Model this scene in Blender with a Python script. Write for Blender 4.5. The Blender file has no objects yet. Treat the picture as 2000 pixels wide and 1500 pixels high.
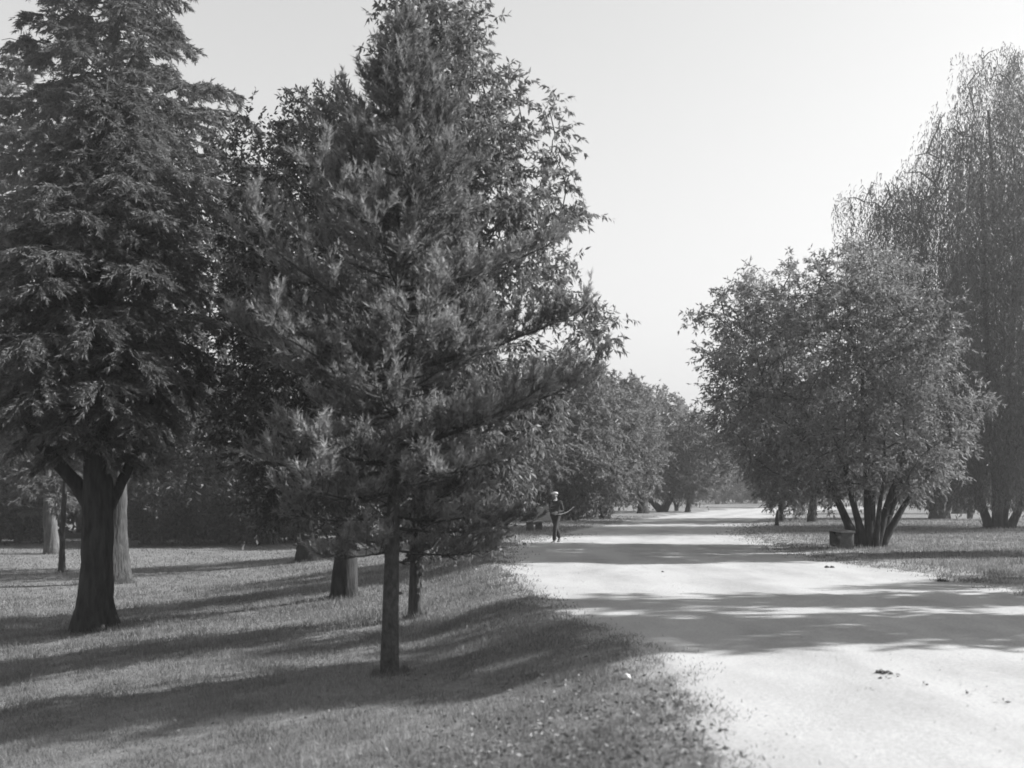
import bpy, math, random
import numpy as np
R = math.radians
rng = np.random.default_rng(7)
random.seed(7)
scene = bpy.context.scene
COL = scene.collection

# ------------------------------------------------------------------ camera, sky, sun, exposure
F = 2200.0                      # focal length in photograph pixels (2000 wide)
HZ = 965.0                      # eye-level line in the photograph
CAMZ = 1.6
cam_d = bpy.data.cameras.new("camera")
cam = bpy.data.objects.new("camera", cam_d)
COL.objects.link(cam)
cam.location = (0, 0, CAMZ)
cam.rotation_euler = (R(90), 0, 0)
cam_d.sensor_width = 36.0
cam_d.lens = 36.0 * F / 2000.0
cam_d.shift_y = (HZ - 750.0) / 2000.0       # rising front of a plate camera
cam_d.clip_start = 0.1
cam_d.clip_end = 3000.0
cam_d.dof.use_dof = True
cam_d.dof.focus_distance = 30.0
cam_d.dof.aperture_fstop = 1.7
scene.camera = cam

SUN_EL = R(31.0)
SUN_AZ = R(5.0)                # angle of the sun in front of the camera's right-hand side
world = bpy.data.worlds.new("World")
scene.world = world
world.use_nodes = True
wn, wl = world.node_tree.nodes, world.node_tree.links
wn.clear()
sky = wn.new("ShaderNodeTexSky")
sky.sky_type = 'NISHITA'
sky.sun_disc = False
sky.sun_elevation = SUN_EL
sky.sun_rotation = R(90.0) - SUN_AZ
sky.altitude = 50
sky.air_density = 1.6
sky.dust_density = 0.2
sky.ozone_density = 1.0
sep = wn.new("ShaderNodeSeparateColor")      # the old plate sees nearly only blue light
bw = wn.new("ShaderNodeMath"); bw.operation = 'MULTIPLY_ADD'; bw.inputs[1].default_value = 0.95
gr = wn.new("ShaderNodeMath"); gr.operation = 'MULTIPLY'; gr.inputs[1].default_value = 0.05
bg = wn.new("ShaderNodeBackground")
bg.inputs["Strength"].default_value = 0.068
wo = wn.new("ShaderNodeOutputWorld")
wl.new(sky.outputs[0], sep.inputs[0])
wl.new(sep.outputs[1], gr.inputs[0])
wl.new(sep.outputs[2], bw.inputs[0])
wl.new(gr.outputs[0], bw.inputs[2])
wl.new(bw.outputs[0], bg.inputs[0])
wl.new(bg.outputs[0], wo.inputs[0])

sun_d = bpy.data.lights.new("sun", 'SUN')
sun_d.energy = 5.0
sun_d.angle = R(0.55)
sun_d.color = (1, 1, 1)
sun = bpy.data.objects.new("sun", sun_d)
COL.objects.link(sun)
sun.location = (60, 20, 60)
from mathutils import Vector
sun_dir = Vector((math.cos(SUN_EL) * math.cos(SUN_AZ), math.cos(SUN_EL) * math.sin(SUN_AZ), math.sin(SUN_EL)))
sun.rotation_euler = sun_dir.to_track_quat('Z', 'Y').to_euler()

scene.view_settings.view_transform = 'Standard'
scene.view_settings.look = 'None'
scene.view_settings.exposure = 1.35
scene.view_settings.gamma = 1.0
scene.view_settings.use_curve_mapping = False
scene.cycles.use_denoising = True
scene.cycles.filter_width = 1.75         # the old lens is a little soft
scene.cycles.max_bounces = 6
scene.cycles.diffuse_bounces = 3
scene.cycles.transmission_bounces = 3
scene.cycles.volume_bounces = 0
scene.cycles.transparent_max_bounces = 4
HAZE = 0.0011

# ------------------------------------------------------------------ helpers
def nrm(v):
    return v / np.maximum(np.linalg.norm(v, axis=-1, keepdims=True), 1e-9)

def smooth(t):
    t = np.clip(t, 0, 1)
    return t * t * (3 - 2 * t)

def wob(x, y, s=0.0):
    return (np.sin(x * 1.7 + y * 0.9 + s) + np.sin(-x * 0.83 + y * 2.1 + 1.3 + s * 2) + np.sin(x * 3.1 - y * 2.7 + 2.1 + s * 3) * 0.6
            + np.sin(x * 5.3 + y * 4.1 + 0.4 + s) * 0.35) / 2.95

def raw_mesh(name, verts, faces_flat, starts, attrs=None, smooth_shade=False):
    me = bpy.data.meshes.new(name)
    nv = len(verts)
    me.vertices.add(nv)
    me.vertices.foreach_set("co", np.ascontiguousarray(verts, dtype=np.float32).ravel())
    me.loops.add(len(faces_flat))
    me.loops.foreach_set("vertex_index", np.ascontiguousarray(faces_flat, dtype=np.int32))
    me.polygons.add(len(starts))
    me.polygons.foreach_set("loop_start", np.ascontiguousarray(starts, dtype=np.int32))
    me.update(calc_edges=True)
    if smooth_shade:
        me.polygons.foreach_set("use_smooth", np.ones(len(starts), dtype=bool))
    for k, a in (attrs or {}).items():
        at = me.attributes.new(k, 'FLOAT', 'POINT')
        at.data.foreach_set("value", np.ascontiguousarray(a, dtype=np.float32))
    return me

class MB:
    """collects pieces, builds one mesh"""
    def __init__(self):
        self.v, self.f, self.k, self.n, self.t = [], [], [], 0, []
    def add(self, verts, faces, tone=None):
        verts = np.asarray(verts, dtype=np.float32)
        faces = np.asarray(faces, dtype=np.int64)
        self.v.append(verts); self.f.append((faces + self.n).ravel())
        self.k.append(np.full(len(faces), faces.shape[1]))
        self.t.append(np.full(len(verts), 1.0) if tone is None else tone)
        self.n += len(verts)
    def mesh(self, name, smooth_shade=False):
        k = np.concatenate(self.k)
        st = np.concatenate([[0], np.cumsum(k)[:-1]])
        return raw_mesh(name, np.concatenate(self.v), np.concatenate(self.f), st, {"tone": np.concatenate(self.t)}, smooth_shade)
    def build(self, name, mat, parent=None, smooth_shade=False):
        me = self.mesh(name, smooth_shade)
        return link(name, me, mat, parent)

def link(name, me, mat, parent=None):
    o = bpy.data.objects.new(name, me)
    if mat is not None and len(me.materials) == 0:
        me.materials.append(mat)
    COL.objects.link(o)
    if parent is not None:
        o.parent = parent
    return o

def tag(o, label=None, cat=None, group=None, kind=None):
    if label: o["label"] = label
    if cat: o["category"] = cat
    if group: o["group"] = group
    if kind: o["kind"] = kind
    return o

def empty(name, loc, label, cat, group=None, rz=0.0):
    o = bpy.data.objects.new(name, None)
    o.empty_display_size = 0.3
    o.location = loc
    o.rotation_euler = (0, 0, rz)
    COL.objects.link(o)
    return tag(o, label, cat, group)

def copy_tree(o, parent=None):
    c = o.copy(); COL.objects.link(c); c.parent = parent
    for ch in list(o.children):
        copy_tree(ch, c)
    return c

def tube(mb, pts, rad, sides=8, ridge=0.0, cap=True, seed=0.0, ridgek=9):
    pts = np.asarray(pts, float); rad = np.asarray(rad, float); n = len(pts)
    d = np.gradient(pts, axis=0); d = nrm(d)
    ref = np.array([1.0, 0.13, 0.0]) if abs(d[0][2]) > 0.5 else np.array([0.0, 0.1, 1.0])
    u = nrm(np.cross(d, ref)); v = np.cross(d, u)
    a = np.linspace(0, 2 * np.pi, sides, endpoint=False)
    rr = rad[:, None] * np.ones((1, sides))
    if ridge > 0:
        zz = np.concatenate([[0], np.cumsum(np.linalg.norm(np.diff(pts, axis=0), axis=1))])[:, None]
        aa = a[None, :]
        w = np.sin(aa * ridgek + 1.5 * np.sin(zz * 2.3 + seed + aa) + 0.9 * np.sin(zz * 5.1 + aa * 3)) 
        w2 = np.sin(aa * 3 + zz * 0.9 + seed) * 0.6 + np.sin(aa * 2 - zz * 1.7 + seed * 2) * 0.5 + np.sin(zz * 7.3 + aa * 4 + seed) * 0.25
        rr = rr * (1 + ridge * (np.abs(w) - 0.5) + ridge * 0.9 * w2)
    vs = pts[:, None, :] + rr[:, :, None] * (np.cos(a)[None, :, None] * u[:, None, :] + np.sin(a)[None, :, None] * v[:, None, :])
    i = np.arange(n - 1)[:, None] * sides; j = np.arange(sides)[None, :]; j2 = (j + 1) % sides
    q = np.stack([i + j, i + j2, i + sides + j2, i + sides + j], -1).reshape(-1, 4)
    mb.add(vs.reshape(-1, 3), q)
    if cap:
        base = mb.n - n * sides
        mb.f.append(np.arange(base, base + sides)[::-1]); mb.k.append(np.array([sides]))
        mb.f.append(np.arange(base + (n - 1) * sides, base + n * sides)); mb.k.append(np.array([sides]))

def box(mb, c, s, rz=0.0, tilt=None):
    x, y, z = np.array(s) / 2.0
    b = min(s) * 0.06
    v = np.array([[sx * (x - bx), sy * (y - by), sz * (z - bz)] for sx in (-1, 1) for sy in (-1, 1) for sz in (-1, 1)
                  for (bx, by, bz) in ((0, b, b), (b, 0, b), (b, b, 0))])
    # chamfered box through convex hull
    import bmesh
    bm = bmesh.new()
    for p in v: bm.verts.new(p)
    bmesh.ops.convex_hull(bm, input=bm.verts)
    bm.verts.ensure_lookup_table()
    vs = np.array([w.co[:] for w in bm.verts])
    fs = [[w.index for w in f.verts] for f in bm.faces]
    bm.free()
    ca, sa = math.cos(rz), math.sin(rz)
    vs = vs @ np.array([[ca, sa, 0], [-sa, ca, 0], [0, 0, 1]]) + np.array(c)
    mb.add(vs, np.array([f for f in fs if len(f) == 3]))

def kites(mb, p, d, L, W, tone, r=rng):
    """four-cornered leaves"""
    n = len(p)
    s = nrm(np.cross(d, nrm(r.normal(size=(n, 3)))))
    L = np.broadcast_to(L, n)[:, None]; W = np.broadcast_to(W, n)[:, None]
    m = p + d * L * 0.42
    v = np.stack([p, m + s * W / 2, p + d * L, m - s * W / 2], 1).reshape(-1, 3)
    f = np.arange(n * 4).reshape(n, 4)
    mb.add(v, f, np.repeat(tone, 4))

def blades(mb, p, d, L, W, tone, r=rng, side=None):
    """three-cornered needles and blades"""
    n = len(p)
    s = nrm(np.cross(d, nrm(r.normal(size=(n, 3))))) if side is None else side
    L = np.broadcast_to(L, n)[:, None]; W = np.broadcast_to(W, n)[:, None]
    v = np.stack([p + s * W / 2, p - s * W / 2, p + d * L], 1).reshape(-1, 3)
    mb.add(v, np.arange(n * 3).reshape(n, 3), np.repeat(tone, 3))

# ------------------------------------------------------------------ materials (a grey world: the plate has no colour)
def mat(name):
    m = bpy.data.materials.new(name); m.use_nodes = True
    return m, m.node_tree.nodes, m.node_tree.links, m.node_tree.nodes["Principled BSDF"]

def leaf_mat(name, base, trans=0.3, rough=0.5, spec=0.35, vary=0.5):
    m, n, l, p = mat(name)
    at = n.new("ShaderNodeAttribute"); at.attribute_name = "tone"
    ge = n.new("ShaderNodeNewGeometry")
    nz = n.new("ShaderNodeTexNoise"); nz.inputs["Scale"].default_value = 0.9
    l.new(ge.outputs["Position"], nz.inputs["Vector"])
    mr = n.new("ShaderNodeMapRange"); mr.inputs[1].default_value = 0.3; mr.inputs[2].default_value = 0.7
    mr.inputs[3].default_value = base * (1 - vary * 0.5); mr.inputs[4].default_value = base * (1 + vary * 0.5)
    l.new(nz.outputs["Fac"], mr.inputs[0])
    mu = n.new("ShaderNodeMath"); mu.operation = 'MULTIPLY'
    l.new(mr.outputs[0], mu.inputs[0]); l.new(at.outputs["Fac"], mu.inputs[1])
    cb = n.new("ShaderNodeCombineColor")
    for i in range(3): l.new(mu.outputs[0], cb.inputs[i])
    l.new(cb.outputs[0], p.inputs["Base Color"])
    p.inputs["Roughness"].default_value = rough
    p.inputs["Specular IOR Level"].default_value = spec
    tr = n.new("ShaderNodeBsdfTranslucent"); l.new(cb.outputs[0], tr.inputs[0])
    mx = n.new("ShaderNodeMixShader"); mx.inputs[0].default_value = trans
    l.new(p.outputs[0], mx.inputs[1]); l.new(tr.outputs[0], mx.inputs[2])
    l.new(mx.outputs[0], n["Material Output"].inputs[0])
    return m

def bark_mat(name, lo, hi, scale=6.0, stretch=0.18, bump=1.0):
    m, n, l, p = mat(name)
    tc = n.new("ShaderNodeNewGeometry")
    mp = n.new("ShaderNodeMapping"); mp.inputs["Scale"].default_value = (scale, scale, scale * stretch)
    l.new(tc.outputs["Position"], mp.inputs[0])
    nz = n.new("ShaderNodeTexNoise"); nz.inputs["Scale"].default_value = 2.2; nz.inputs["Detail"].default_value = 8
    nz.inputs["Roughness"].default_value = 0.65
    l.new(mp.outputs[0], nz.inputs["Vector"])
    cr = n.new("ShaderNodeValToRGB")
    cr.color_ramp.elements[0].position = 0.35; cr.color_ramp.elements[0].color = (lo, lo, lo, 1)
    cr.color_ramp.elements[1].position = 0.68; cr.color_ramp.elements[1].color = (hi, hi, hi, 1)
    l.new(nz.outputs["Fac"], cr.inputs[0]); l.new(cr.outputs[0], p.inputs["Base Color"])
    bp = n.new("ShaderNodeBump"); bp.inputs["Strength"].default_value = bump; bp.inputs["Distance"].default_value = 0.06
    l.new(nz.outputs["Fac"], bp.inputs["Height"]); l.new(bp.outputs[0], p.inputs["Normal"])
    p.inputs["Roughness"].default_value = 0.9; p.inputs["Specular IOR Level"].default_value = 0.1
    return m

def plain_mat(name, lo, hi, scale=20.0, rough=0.85, bump=0.1, spec=0.2):
    m, n, l, p = mat(name)
    ge = n.new("ShaderNodeNewGeometry")
    nz = n.new("ShaderNodeTexNoise"); nz.inputs["Scale"].default_value = scale; nz.inputs["Detail"].default_value = 5
    l.new(ge.outputs["Position"], nz.inputs["Vector"])
    cr = n.new("ShaderNodeValToRGB")
    cr.color_ramp.elements[0].position = 0.3; cr.color_ramp.elements[0].color = (lo, lo, lo, 1)
    cr.color_ramp.elements[1].position = 0.7; cr.color_ramp.elements[1].color = (hi, hi, hi, 1)
    l.new(nz.outputs["Fac"], cr.inputs[0]); l.new(cr.outputs[0], p.inputs["Base Color"])
    bp = n.new("ShaderNodeBump"); bp.inputs["Strength"].default_value = bump
    l.new(nz.outputs["Fac"], bp.inputs["Height"]); l.new(bp.outputs[0], p.inputs["Normal"])
    p.inputs["Roughness"].default_value = rough; p.inputs["Specular IOR Level"].default_value = spec
    return m

def ground_mat():
    m, n, l, p = mat("lawn_turf")
    ge = n.new("ShaderNodeNewGeometry")
    def noise(sc, det=6, rough=0.6):
        z = n.new("ShaderNodeTexNoise"); z.inputs["Scale"].default_value = sc; z.inputs["Detail"].default_value = det
        z.inputs["Roughness"].default_value = rough
        l.new(ge.outputs["Position"], z.inputs["Vector"]); return z
    a, b, c = noise(0.7), noise(9.0), noise(45.0, 4)
    def mr(src, lo, hi, f0=0.3, f1=0.7):
        k = n.new("ShaderNodeMapRange"); k.inputs[1].default_value = f0; k.inputs[2].default_value = f1
        k.inputs[3].default_value = lo; k.inputs[4].default_value = hi; l.new(src, k.inputs[0]); return k.outputs[0]
    def mth(op, x, y):
        k = n.new("ShaderNodeMath"); k.operation = op
        for i, q in enumerate((x, y)):
            if isinstance(q, (int, float)): k.inputs[i].default_value = q
            else: l.new(q, k.inputs[i])
        return k.outputs[0]
    g = mth('MULTIPLY', mth('MULTIPLY', mr(a.outputs["Fac"], 0.125, 0.185), mr(b.outputs["Fac"], 0.75, 1.25)), mr(c.outputs["Fac"], 0.6, 1.4))
    at = n.new("ShaderNodeAttribute"); at.attribute_name = "tone"     # 1 on bare earth beside the road
    mask = mth('ADD', at.outputs["Fac"], mth('MULTIPLY', mth('SUBTRACT', b.outputs["Fac"], 0.5), 1.1))
    mask = mth('ADD', mask, mth('MULTIPLY', mth('SUBTRACT', c.outputs["Fac"], 0.5), 0.9))
    mk = mr(mask, 0.0, 1.0, 0.42, 0.62)
    e = mth('MULTIPLY', mr(c.outputs["Fac"], 0.85, 1.1), 0.27)
    v = mth('ADD', mth('MULTIPLY', g, mth('SUBTRACT', 1.0, mk)), mth('MULTIPLY', e, mk))
    cb = n.new("ShaderNodeCombineColor")
    for i in range(3): l.new(v, cb.inputs[i])
    l.new(cb.outputs[0], p.inputs["Base Color"])
    bp = n.new("ShaderNodeBump"); bp.inputs["Strength"].default_value = 0.7; bp.inputs["Distance"].default_value = 0.03
    l.new(c.outputs["Fac"], bp.inputs["Height"]); l.new(bp.outputs[0], p.inputs["Normal"])
    p.inputs["Roughness"].default_value = 0.95; p.inputs["Specular IOR Level"].default_value = 0.05
    return m

def road_mat():
    m, n, l, p = mat("packed_earth_road")
    ge = n.new("ShaderNodeNewGeometry")
    mp = n.new("ShaderNodeMapping"); mp.inputs["Scale"].default_value = (1.0, 0.35, 1.0)
    l.new(ge.outputs["Position"], mp.inputs[0])
    a = n.new("ShaderNodeTexNoise"); a.inputs["Scale"].default_value = 0.8; a.inputs["Detail"].default_value = 7
    a.inputs["Roughness"].default_value = 0.6; l.new(mp.outputs[0], a.inputs["Vector"])
    b = n.new("ShaderNodeTexNoise"); b.inputs["Scale"].default_value = 30.0; b.inputs["Detail"].default_value = 6
    b.inputs["Roughness"].default_value = 0.7; l.new(ge.outputs["Position"], b.inputs["Vector"])
    cr = n.new("ShaderNodeValToRGB")
    cr.color_ramp.elements[0].position = 0.33; cr.color_ramp.elements[0].color = (0.27, 0.27, 0.27, 1)
    cr.color_ramp.elements[1].position = 0.6; cr.color_ramp.elements[1].color = (0.36, 0.36, 0.36, 1)
    at = n.new("ShaderNodeAttribute"); at.attribute_name = "tone"
    ad = n.new("ShaderNodeMath"); ad.operation = 'MULTIPLY_ADD'; ad.inputs[1].default_value = 0.16
    l.new(at.outputs["Fac"], ad.inputs[0]); l.new(a.outputs["Fac"], ad.inputs[2]); l.new(ad.outputs[0], cr.inputs[0])
    mr = n.new("ShaderNodeMapRange"); mr.inputs[1].default_value = 0.25; mr.inputs[2].default_value = 0.6
    mr.inputs[3].default_value = 0.7; mr.inputs[4].default_value = 1.05; l.new(b.outputs["Fac"], mr.inputs[0])
    mx = n.new("ShaderNodeMix"); mx.data_type = 'RGBA'; mx.blend_type = 'MULTIPLY'; mx.inputs[0].default_value = 1.0
    l.new(cr.outputs[0], mx.inputs[6]); l.new(mr.outputs[0], mx.inputs[7])
    l.new(mx.outputs[2], p.inputs["Base Color"])
    bp = n.new("ShaderNodeBump"); bp.inputs["Strength"].default_value = 0.35; bp.inputs["Distance"].default_value = 0.02
    l.new(b.outputs["Fac"], bp.inputs["Height"]); l.new(bp.outputs[0], p.inputs["Normal"])
    p.inputs["Roughness"].default_value = 0.95; p.inputs["Specular IOR Level"].default_value = 0.1
    return m

M = {
    "turf": ground_mat(), "road": road_mat(),
    "grass": leaf_mat("grass_blades", 0.18, 0.4, 0.6, 0.2, 0.5),
    "pine": leaf_mat("pine_needles", 0.17, 0.42, 0.55, 0.25),
    "cedar": leaf_mat("cedar_sprays", 0.115, 0.38, 0.6, 0.2),
    "gum": leaf_mat("gum_leaves", 0.135, 0.45, 0.5, 0.25),
    "dark": leaf_mat("dark_evergreen_leaves", 0.045, 0.25, 0.5, 0.3),
    "row": leaf_mat("roadside_leaves", 0.15, 0.45, 0.6, 0.2),
    "oleander": leaf_mat("narrow_glossy_leaves", 0.17, 0.45, 0.5, 0.25),
    "weeping": leaf_mat("weeping_leaves", 0.08, 0.45, 0.5, 0.3),
    "far": leaf_mat("far_leaves", 0.065, 0.3, 0.6, 0.2),
    "litter": leaf_mat("fallen_leaves", 0.17, 0.1, 0.8, 0.1),
    "bark_dark": bark_mat("dark_furrowed_bark", 0.02, 0.055, 5.0),
    "bark_grey": bark_mat("grey_stringy_bark", 0.025, 0.09, 7.0),
    "bark_pale": bark_mat("pale_bark", 0.05, 0.14, 5.0),
    "bark_pine": bark_mat("pine_bark", 0.045, 0.10, 9.0, 0.5),
    "twig": bark_mat("limb_bark", 0.035, 0.09, 9.0),
    "wood": plain_mat("weathered_bench_wood", 0.16, 0.26, 25),
    "wood_dark": plain_mat("dark_bench_wood", 0.06, 0.1, 25),
    "cloth": plain_mat("dark_suit_cloth", 0.03, 0.045, 60, 0.9),
    "cap": plain_mat("pale_cap_cloth", 0.38, 0.46, 60, 0.9),
    "skin": plain_mat("skin", 0.2, 0.25, 40, 0.6),
    "hair": plain_mat("dark_hair", 0.02, 0.04, 60, 0.7),
    "shirt": plain_mat("white_shirt", 0.4, 0.5, 60, 0.8),
    "boot": plain_mat("boot_leather", 0.03, 0.05, 50, 0.5),
    "stick": plain_mat("cane_wood", 0.18, 0.26, 60, 0.6),
    "clod": plain_mat("dark_clod", 0.03, 0.07, 40, 0.95),
    "gravel": plain_mat("road_gravel", 0.2, 0.34, 12, 0.9),
    "stone": plain_mat("pale_stone", 0.45, 0.6, 30, 0.9),
    "wall": plain_mat("pale_limewash", 0.42, 0.52, 8, 0.9),
    "roof": plain_mat("weathered_roof", 0.12, 0.2, 8, 0.9),
    "pane": plain_mat("dark_window", 0.02, 0.03, 8, 0.2, 0.0, 0.5),
    "white": plain_mat("white_paint", 0.65, 0.75, 30, 0.8),
    "spire": plain_mat("far_stone", 0.2, 0.25, 2, 0.9),
}

# ------------------------------------------------------------------ ground
ROAD_L = np.array([(-1, -30), (0.5, 0), (1.0, 4.5), (1.25, 7), (1.38, 8.7), (1.43, 10.8), (1.21, 12.1), (.83, 14.1), (.45, 16.4), (0, 21.3),
                   (-.5, 27), (-.58, 32), (.4, 38), (2.97, 50), (8, 70), (18.4, 107), (31, 135), (62, 168), (140, 205)], float)
ROAD_R = np.array([(9, -30), (8.6, 0), (8.2, 5), (8.0, 7), (7.8, 8.7), (7.6, 10.8), (7.5, 12.1), (7.9, 14.1), (8.3, 16.4), (8.5, 21.3),
                   (7.9, 27), (8.0, 32), (8.6, 38), (10.4, 49), (14.2, 66), (26.5, 104), (41, 128), (72, 158), (145, 190)], float)

def edge_x(E, y):
    return np.interp(y, E[:, 1], E[:, 0])

def resample(E, n):
    s = np.concatenate([[0], np.cumsum(np.linalg.norm(np.diff(E, axis=0), axis=1))])
    t = np.linspace(0, s[-1], 4000)
    P = np.stack([np.interp(t, s, E[:, 0]), np.interp(t, s, E[:, 1])], 1)
    for _ in range(30):
        P[1:-1] = (P[:-2] + 2 * P[1:-1] + P[2:]) / 4
    return P

RL, RR = resample(ROAD_L, 0), resample(ROAD_R, 0)
RLs, RRs = RL[::10], RR[::10]

def road_dist(x, y):
    """distance outside the road edge, negative on the road"""
    sh = np.shape(x)
    x = np.ravel(np.asarray(x, float)); y = np.ravel(np.asarray(y, float))
    out = np.empty(len(x))
    for a in range(0, len(x), 20000):
        q = np.stack([x[a:a + 20000], y[a:a + 20000]], 1)
        dl = np.sqrt(((q[:, None, 0] - RLs[None, :, 0]) ** 2 + (q[:, None, 1] - RLs[None, :, 1]) ** 2).min(1))
        dr = np.sqrt(((q[:, None, 0] - RRs[None, :, 0]) ** 2 + (q[:, None, 1] - RRs[None, :, 1]) ** 2).min(1))
        d = np.minimum(dl, dr)
        ins = (q[:, 0] > edge_x(RLs, q[:, 1])) & (q[:, 0] < edge_x(RRs, q[:, 1])) & (q[:, 1] < 200)
        out[a:a + 20000] = np.where(ins, -d, d)
    return out.reshape(sh)

def base_z(x, y):
    x = np.asarray(x, float); y = np.asarray(y, float)
    ref = np.where(y < 32, edge_x(ROAD_L, np.minimum(y, 32)), -0.58)
    u = np.maximum(ref - x, 0)
    s = np.where(u < 8, u, 8 + 4 * (1 - np.exp(-(np.maximum(u, 8) - 8) / 4)))
    return -(0.22 * smooth((u - 0.1) / 2.0) + 0.12 * s)

def ground_z(x, y):
    x = np.asarray(x, float); y = np.asarray(y, float)
    d = road_dist(x, y)
    und = 0.03 * wob(x * 0.5, y * 0.4) * smooth(d / 3.0)
    rough = 0.012 * wob(x * 4.1, y * 3.7, 2.0) * smooth((d + 0.6) / 0.6)
    return base_z(x, y) + 0.035 * np.tanh(d / 0.35) + und + rough

def hit(px, py):
    """point of the ground seen at a photograph pixel"""
    ys = np.concatenate([np.arange(4, 60, 0.1), np.arange(60, 400, 0.5)])
    xs = (px - 1000) / F * ys
    g = CAMZ - (py - HZ) / F * ys - ground_z(xs, ys)
    i = int(np.argmax(g <= 0))
    y = ys[i]
    return np.array([(px - 1000) / F * y, y, float(ground_z(np.array([(px - 1000) / F * y]), np.array([y]))[0])])

def gz(x, y):
    return float(ground_z(np.array([x]), np.array([y]))[0])

def grid(xs, ys):
    X, Y = np.meshgrid(xs, ys)
    n, k = len(xs), len(ys)
    i = np.arange(k - 1)[:, None] * n + np.arange(n - 1)[None, :]
    return X, Y, np.stack([i, i + 1, i + n + 1, i + n], -1).reshape(-1, 4)

geo = 14 + np.cumsum(0.22 * 1.17 ** np.arange(41)); geo = geo[geo < 760]
gx = np.concatenate([-geo[::-1], np.arange(-14, 14.01, 0.22), geo])
gyf = 42 + np.cumsum(0.3 * 1.15 ** np.arange(48)); gyf = gyf[gyf < 760]
gyb = 4 + np.cumsum(0.5 * 1.25 ** np.arange(26)); gyb = -gyb[gyb < 500][::-1] + 8
gy = np.concatenate([gyb, np.arange(4.2, 42, 0.25), gyf])
X, Y, Q = grid(gx, gy)
Z = ground_z(X, Y)
D = road_dist(X, Y)
bare = 1 - smooth((D + 0.15 + 0.35 * wob(X * 2.2, Y * 1.3, 1.0)) / 0.85)
# worn pale patch on the near bank, as in the photograph's lower middle
bare = np.maximum(bare, 0.46 * smooth((wob(X * 0.55, Y * 0.4, 21.0) + 0.5 * wob(X * 1.9, Y * 1.6, 22.0) - 0.45) / 0.5))
rs = X > edge_x(RLs, Y) + 1.0
bare = np.where(rs, np.maximum(bare, (1 - smooth((D - 0.1 + 0.5 * wob(X * 1.3, Y * 0.8, 6.0)) / 3.0)) * 0.72), bare)
bare = np.maximum(bare, 0.52 * np.exp(-(((X - 0.9) / 0.55) ** 2 + ((Y - 7.2) / 0.9) ** 2)))
me = raw_mesh("lawn", np.stack([X, Y, Z], -1).reshape(-1, 3), Q.ravel(), np.arange(len(Q)) * 4, {"tone": bare.ravel()}, True)
lawn = tag(link("lawn", me, M["turf"]), kind="structure")

# road sheet; its rim runs under the turf
nl = 420
tt = np.concatenate([np.linspace(0, 0.55, 330), np.linspace(0.551, 1, 90)])
idx = np.clip((tt * 3999).astype(int), 0, 3999)
A, B = RL[idx], RR[idx]
w = np.linspace(-0.06, 1.06, 34)
P = A[:, None, :] * (1 - w[None, :, None]) + B[:, None, :] * w[None, :, None]
zr = base_z(P[..., 0], P[..., 1]) * 0 + 0.012 * np.sin(np.clip(w, 0, 1) * np.pi)[None, :] + 0.006 * wob(P[..., 0] * 1.3, P[..., 1] * 0.8, 4.0)
zr = zr - 0.012 * (np.exp(-((w - 0.36) / 0.035) ** 2) + np.exp(-((w - 0.62) / 0.035) ** 2))[None, :]
out = (w < 0) | (w > 1)
zr[:, out] -= 0.05
n2, k2 = len(w), len(tt)
i = np.arange(k2 - 1)[:, None] * n2 + np.arange(n2 - 1)[None, :]
Q = np.stack([i, i + 1, i + n2 + 1, i + n2], -1).reshape(-1, 4)
V = np.concatenate([P, zr[..., None]], -1).reshape(-1, 3)
lane = 0.5 * (np.exp(-((w - 0.36) / 0.05) ** 2) + np.exp(-((w - 0.62) / 0.05) ** 2))[None, :] + np.exp(-((w - 0.5) / 0.07) ** 2)[None, :] * -0.5 + 0 * tt[:, None]
me = raw_mesh("road", V, Q.ravel(), np.arange(len(Q)) * 4, {"tone": lane.ravel()}, True)
road = tag(link("road", me, M["road"]), kind="structure")

# ------------------------------------------------------------------ tree builders
def px_env(prof, Y, pxc):
    """silhouette rows (row, left, right) in photograph pixels at distance Y -> heights and half-widths in metres"""
    a = np.array(prof, float)
    z = CAMZ + (HZ - a[:, 0]) / F * Y
    l = (pxc - a[:, 1]) / F * Y
    r = (a[:, 2] - pxc) / F * Y
    o = np.argsort(z)
    return z[o], np.maximum(l[o], 0.05), np.maximum(r[o], 0.05)

def env_r(env, z, az):
    """reach of the crown at height z towards azimuth az (0 = right, pi = left)"""
    zz, l, r = env
    L = np.interp(z, zz, l, left=0, right=0); Rr = np.interp(z, zz, r, left=0, right=0)
    c = np.cos(az); m = (L + Rr) / 2
    return np.where(c > 0, Rr * c * c + m * (1 - c * c), L * c * c + m * (1 - c * c))

def bez(a, b, c, n):
    t = np.linspace(0, 1, n)[:, None]
    return (1 - t) ** 2 * a + 2 * t * (1 - t) * b + t * t * c

def trunk_path(p0, p1, n, bend=0.1, r=rng):
    t = np.linspace(0, 1, n)[:, None]
    p = p0 * (1 - t) + p1 * t
    ph = r.uniform(0, 6.28, 4)
    p[:, 0] += bend * (np.sin(t[:, 0] * 5 + ph[0]) - math.sin(ph[0])) * t[:, 0] 
    p[:, 1] += bend * (np.sin(t[:, 0] * 4 + ph[1]) - math.sin(ph[1])) * t[:, 0]
    return p

def trunk_radii(n, r0, r1, flare=0.5, length=5.0):
    t = np.linspace(0, 1, n)
    return (r0 * (1 - t) + r1 * t) * (1 + flare * np.exp(-t * length / 0.45))

def perp(d):
    u = nrm(np.cross(d, np.broadcast_to(np.array([0.0, 0.0, 1.0]), d.shape)))
    return u, np.cross(u, d)

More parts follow.
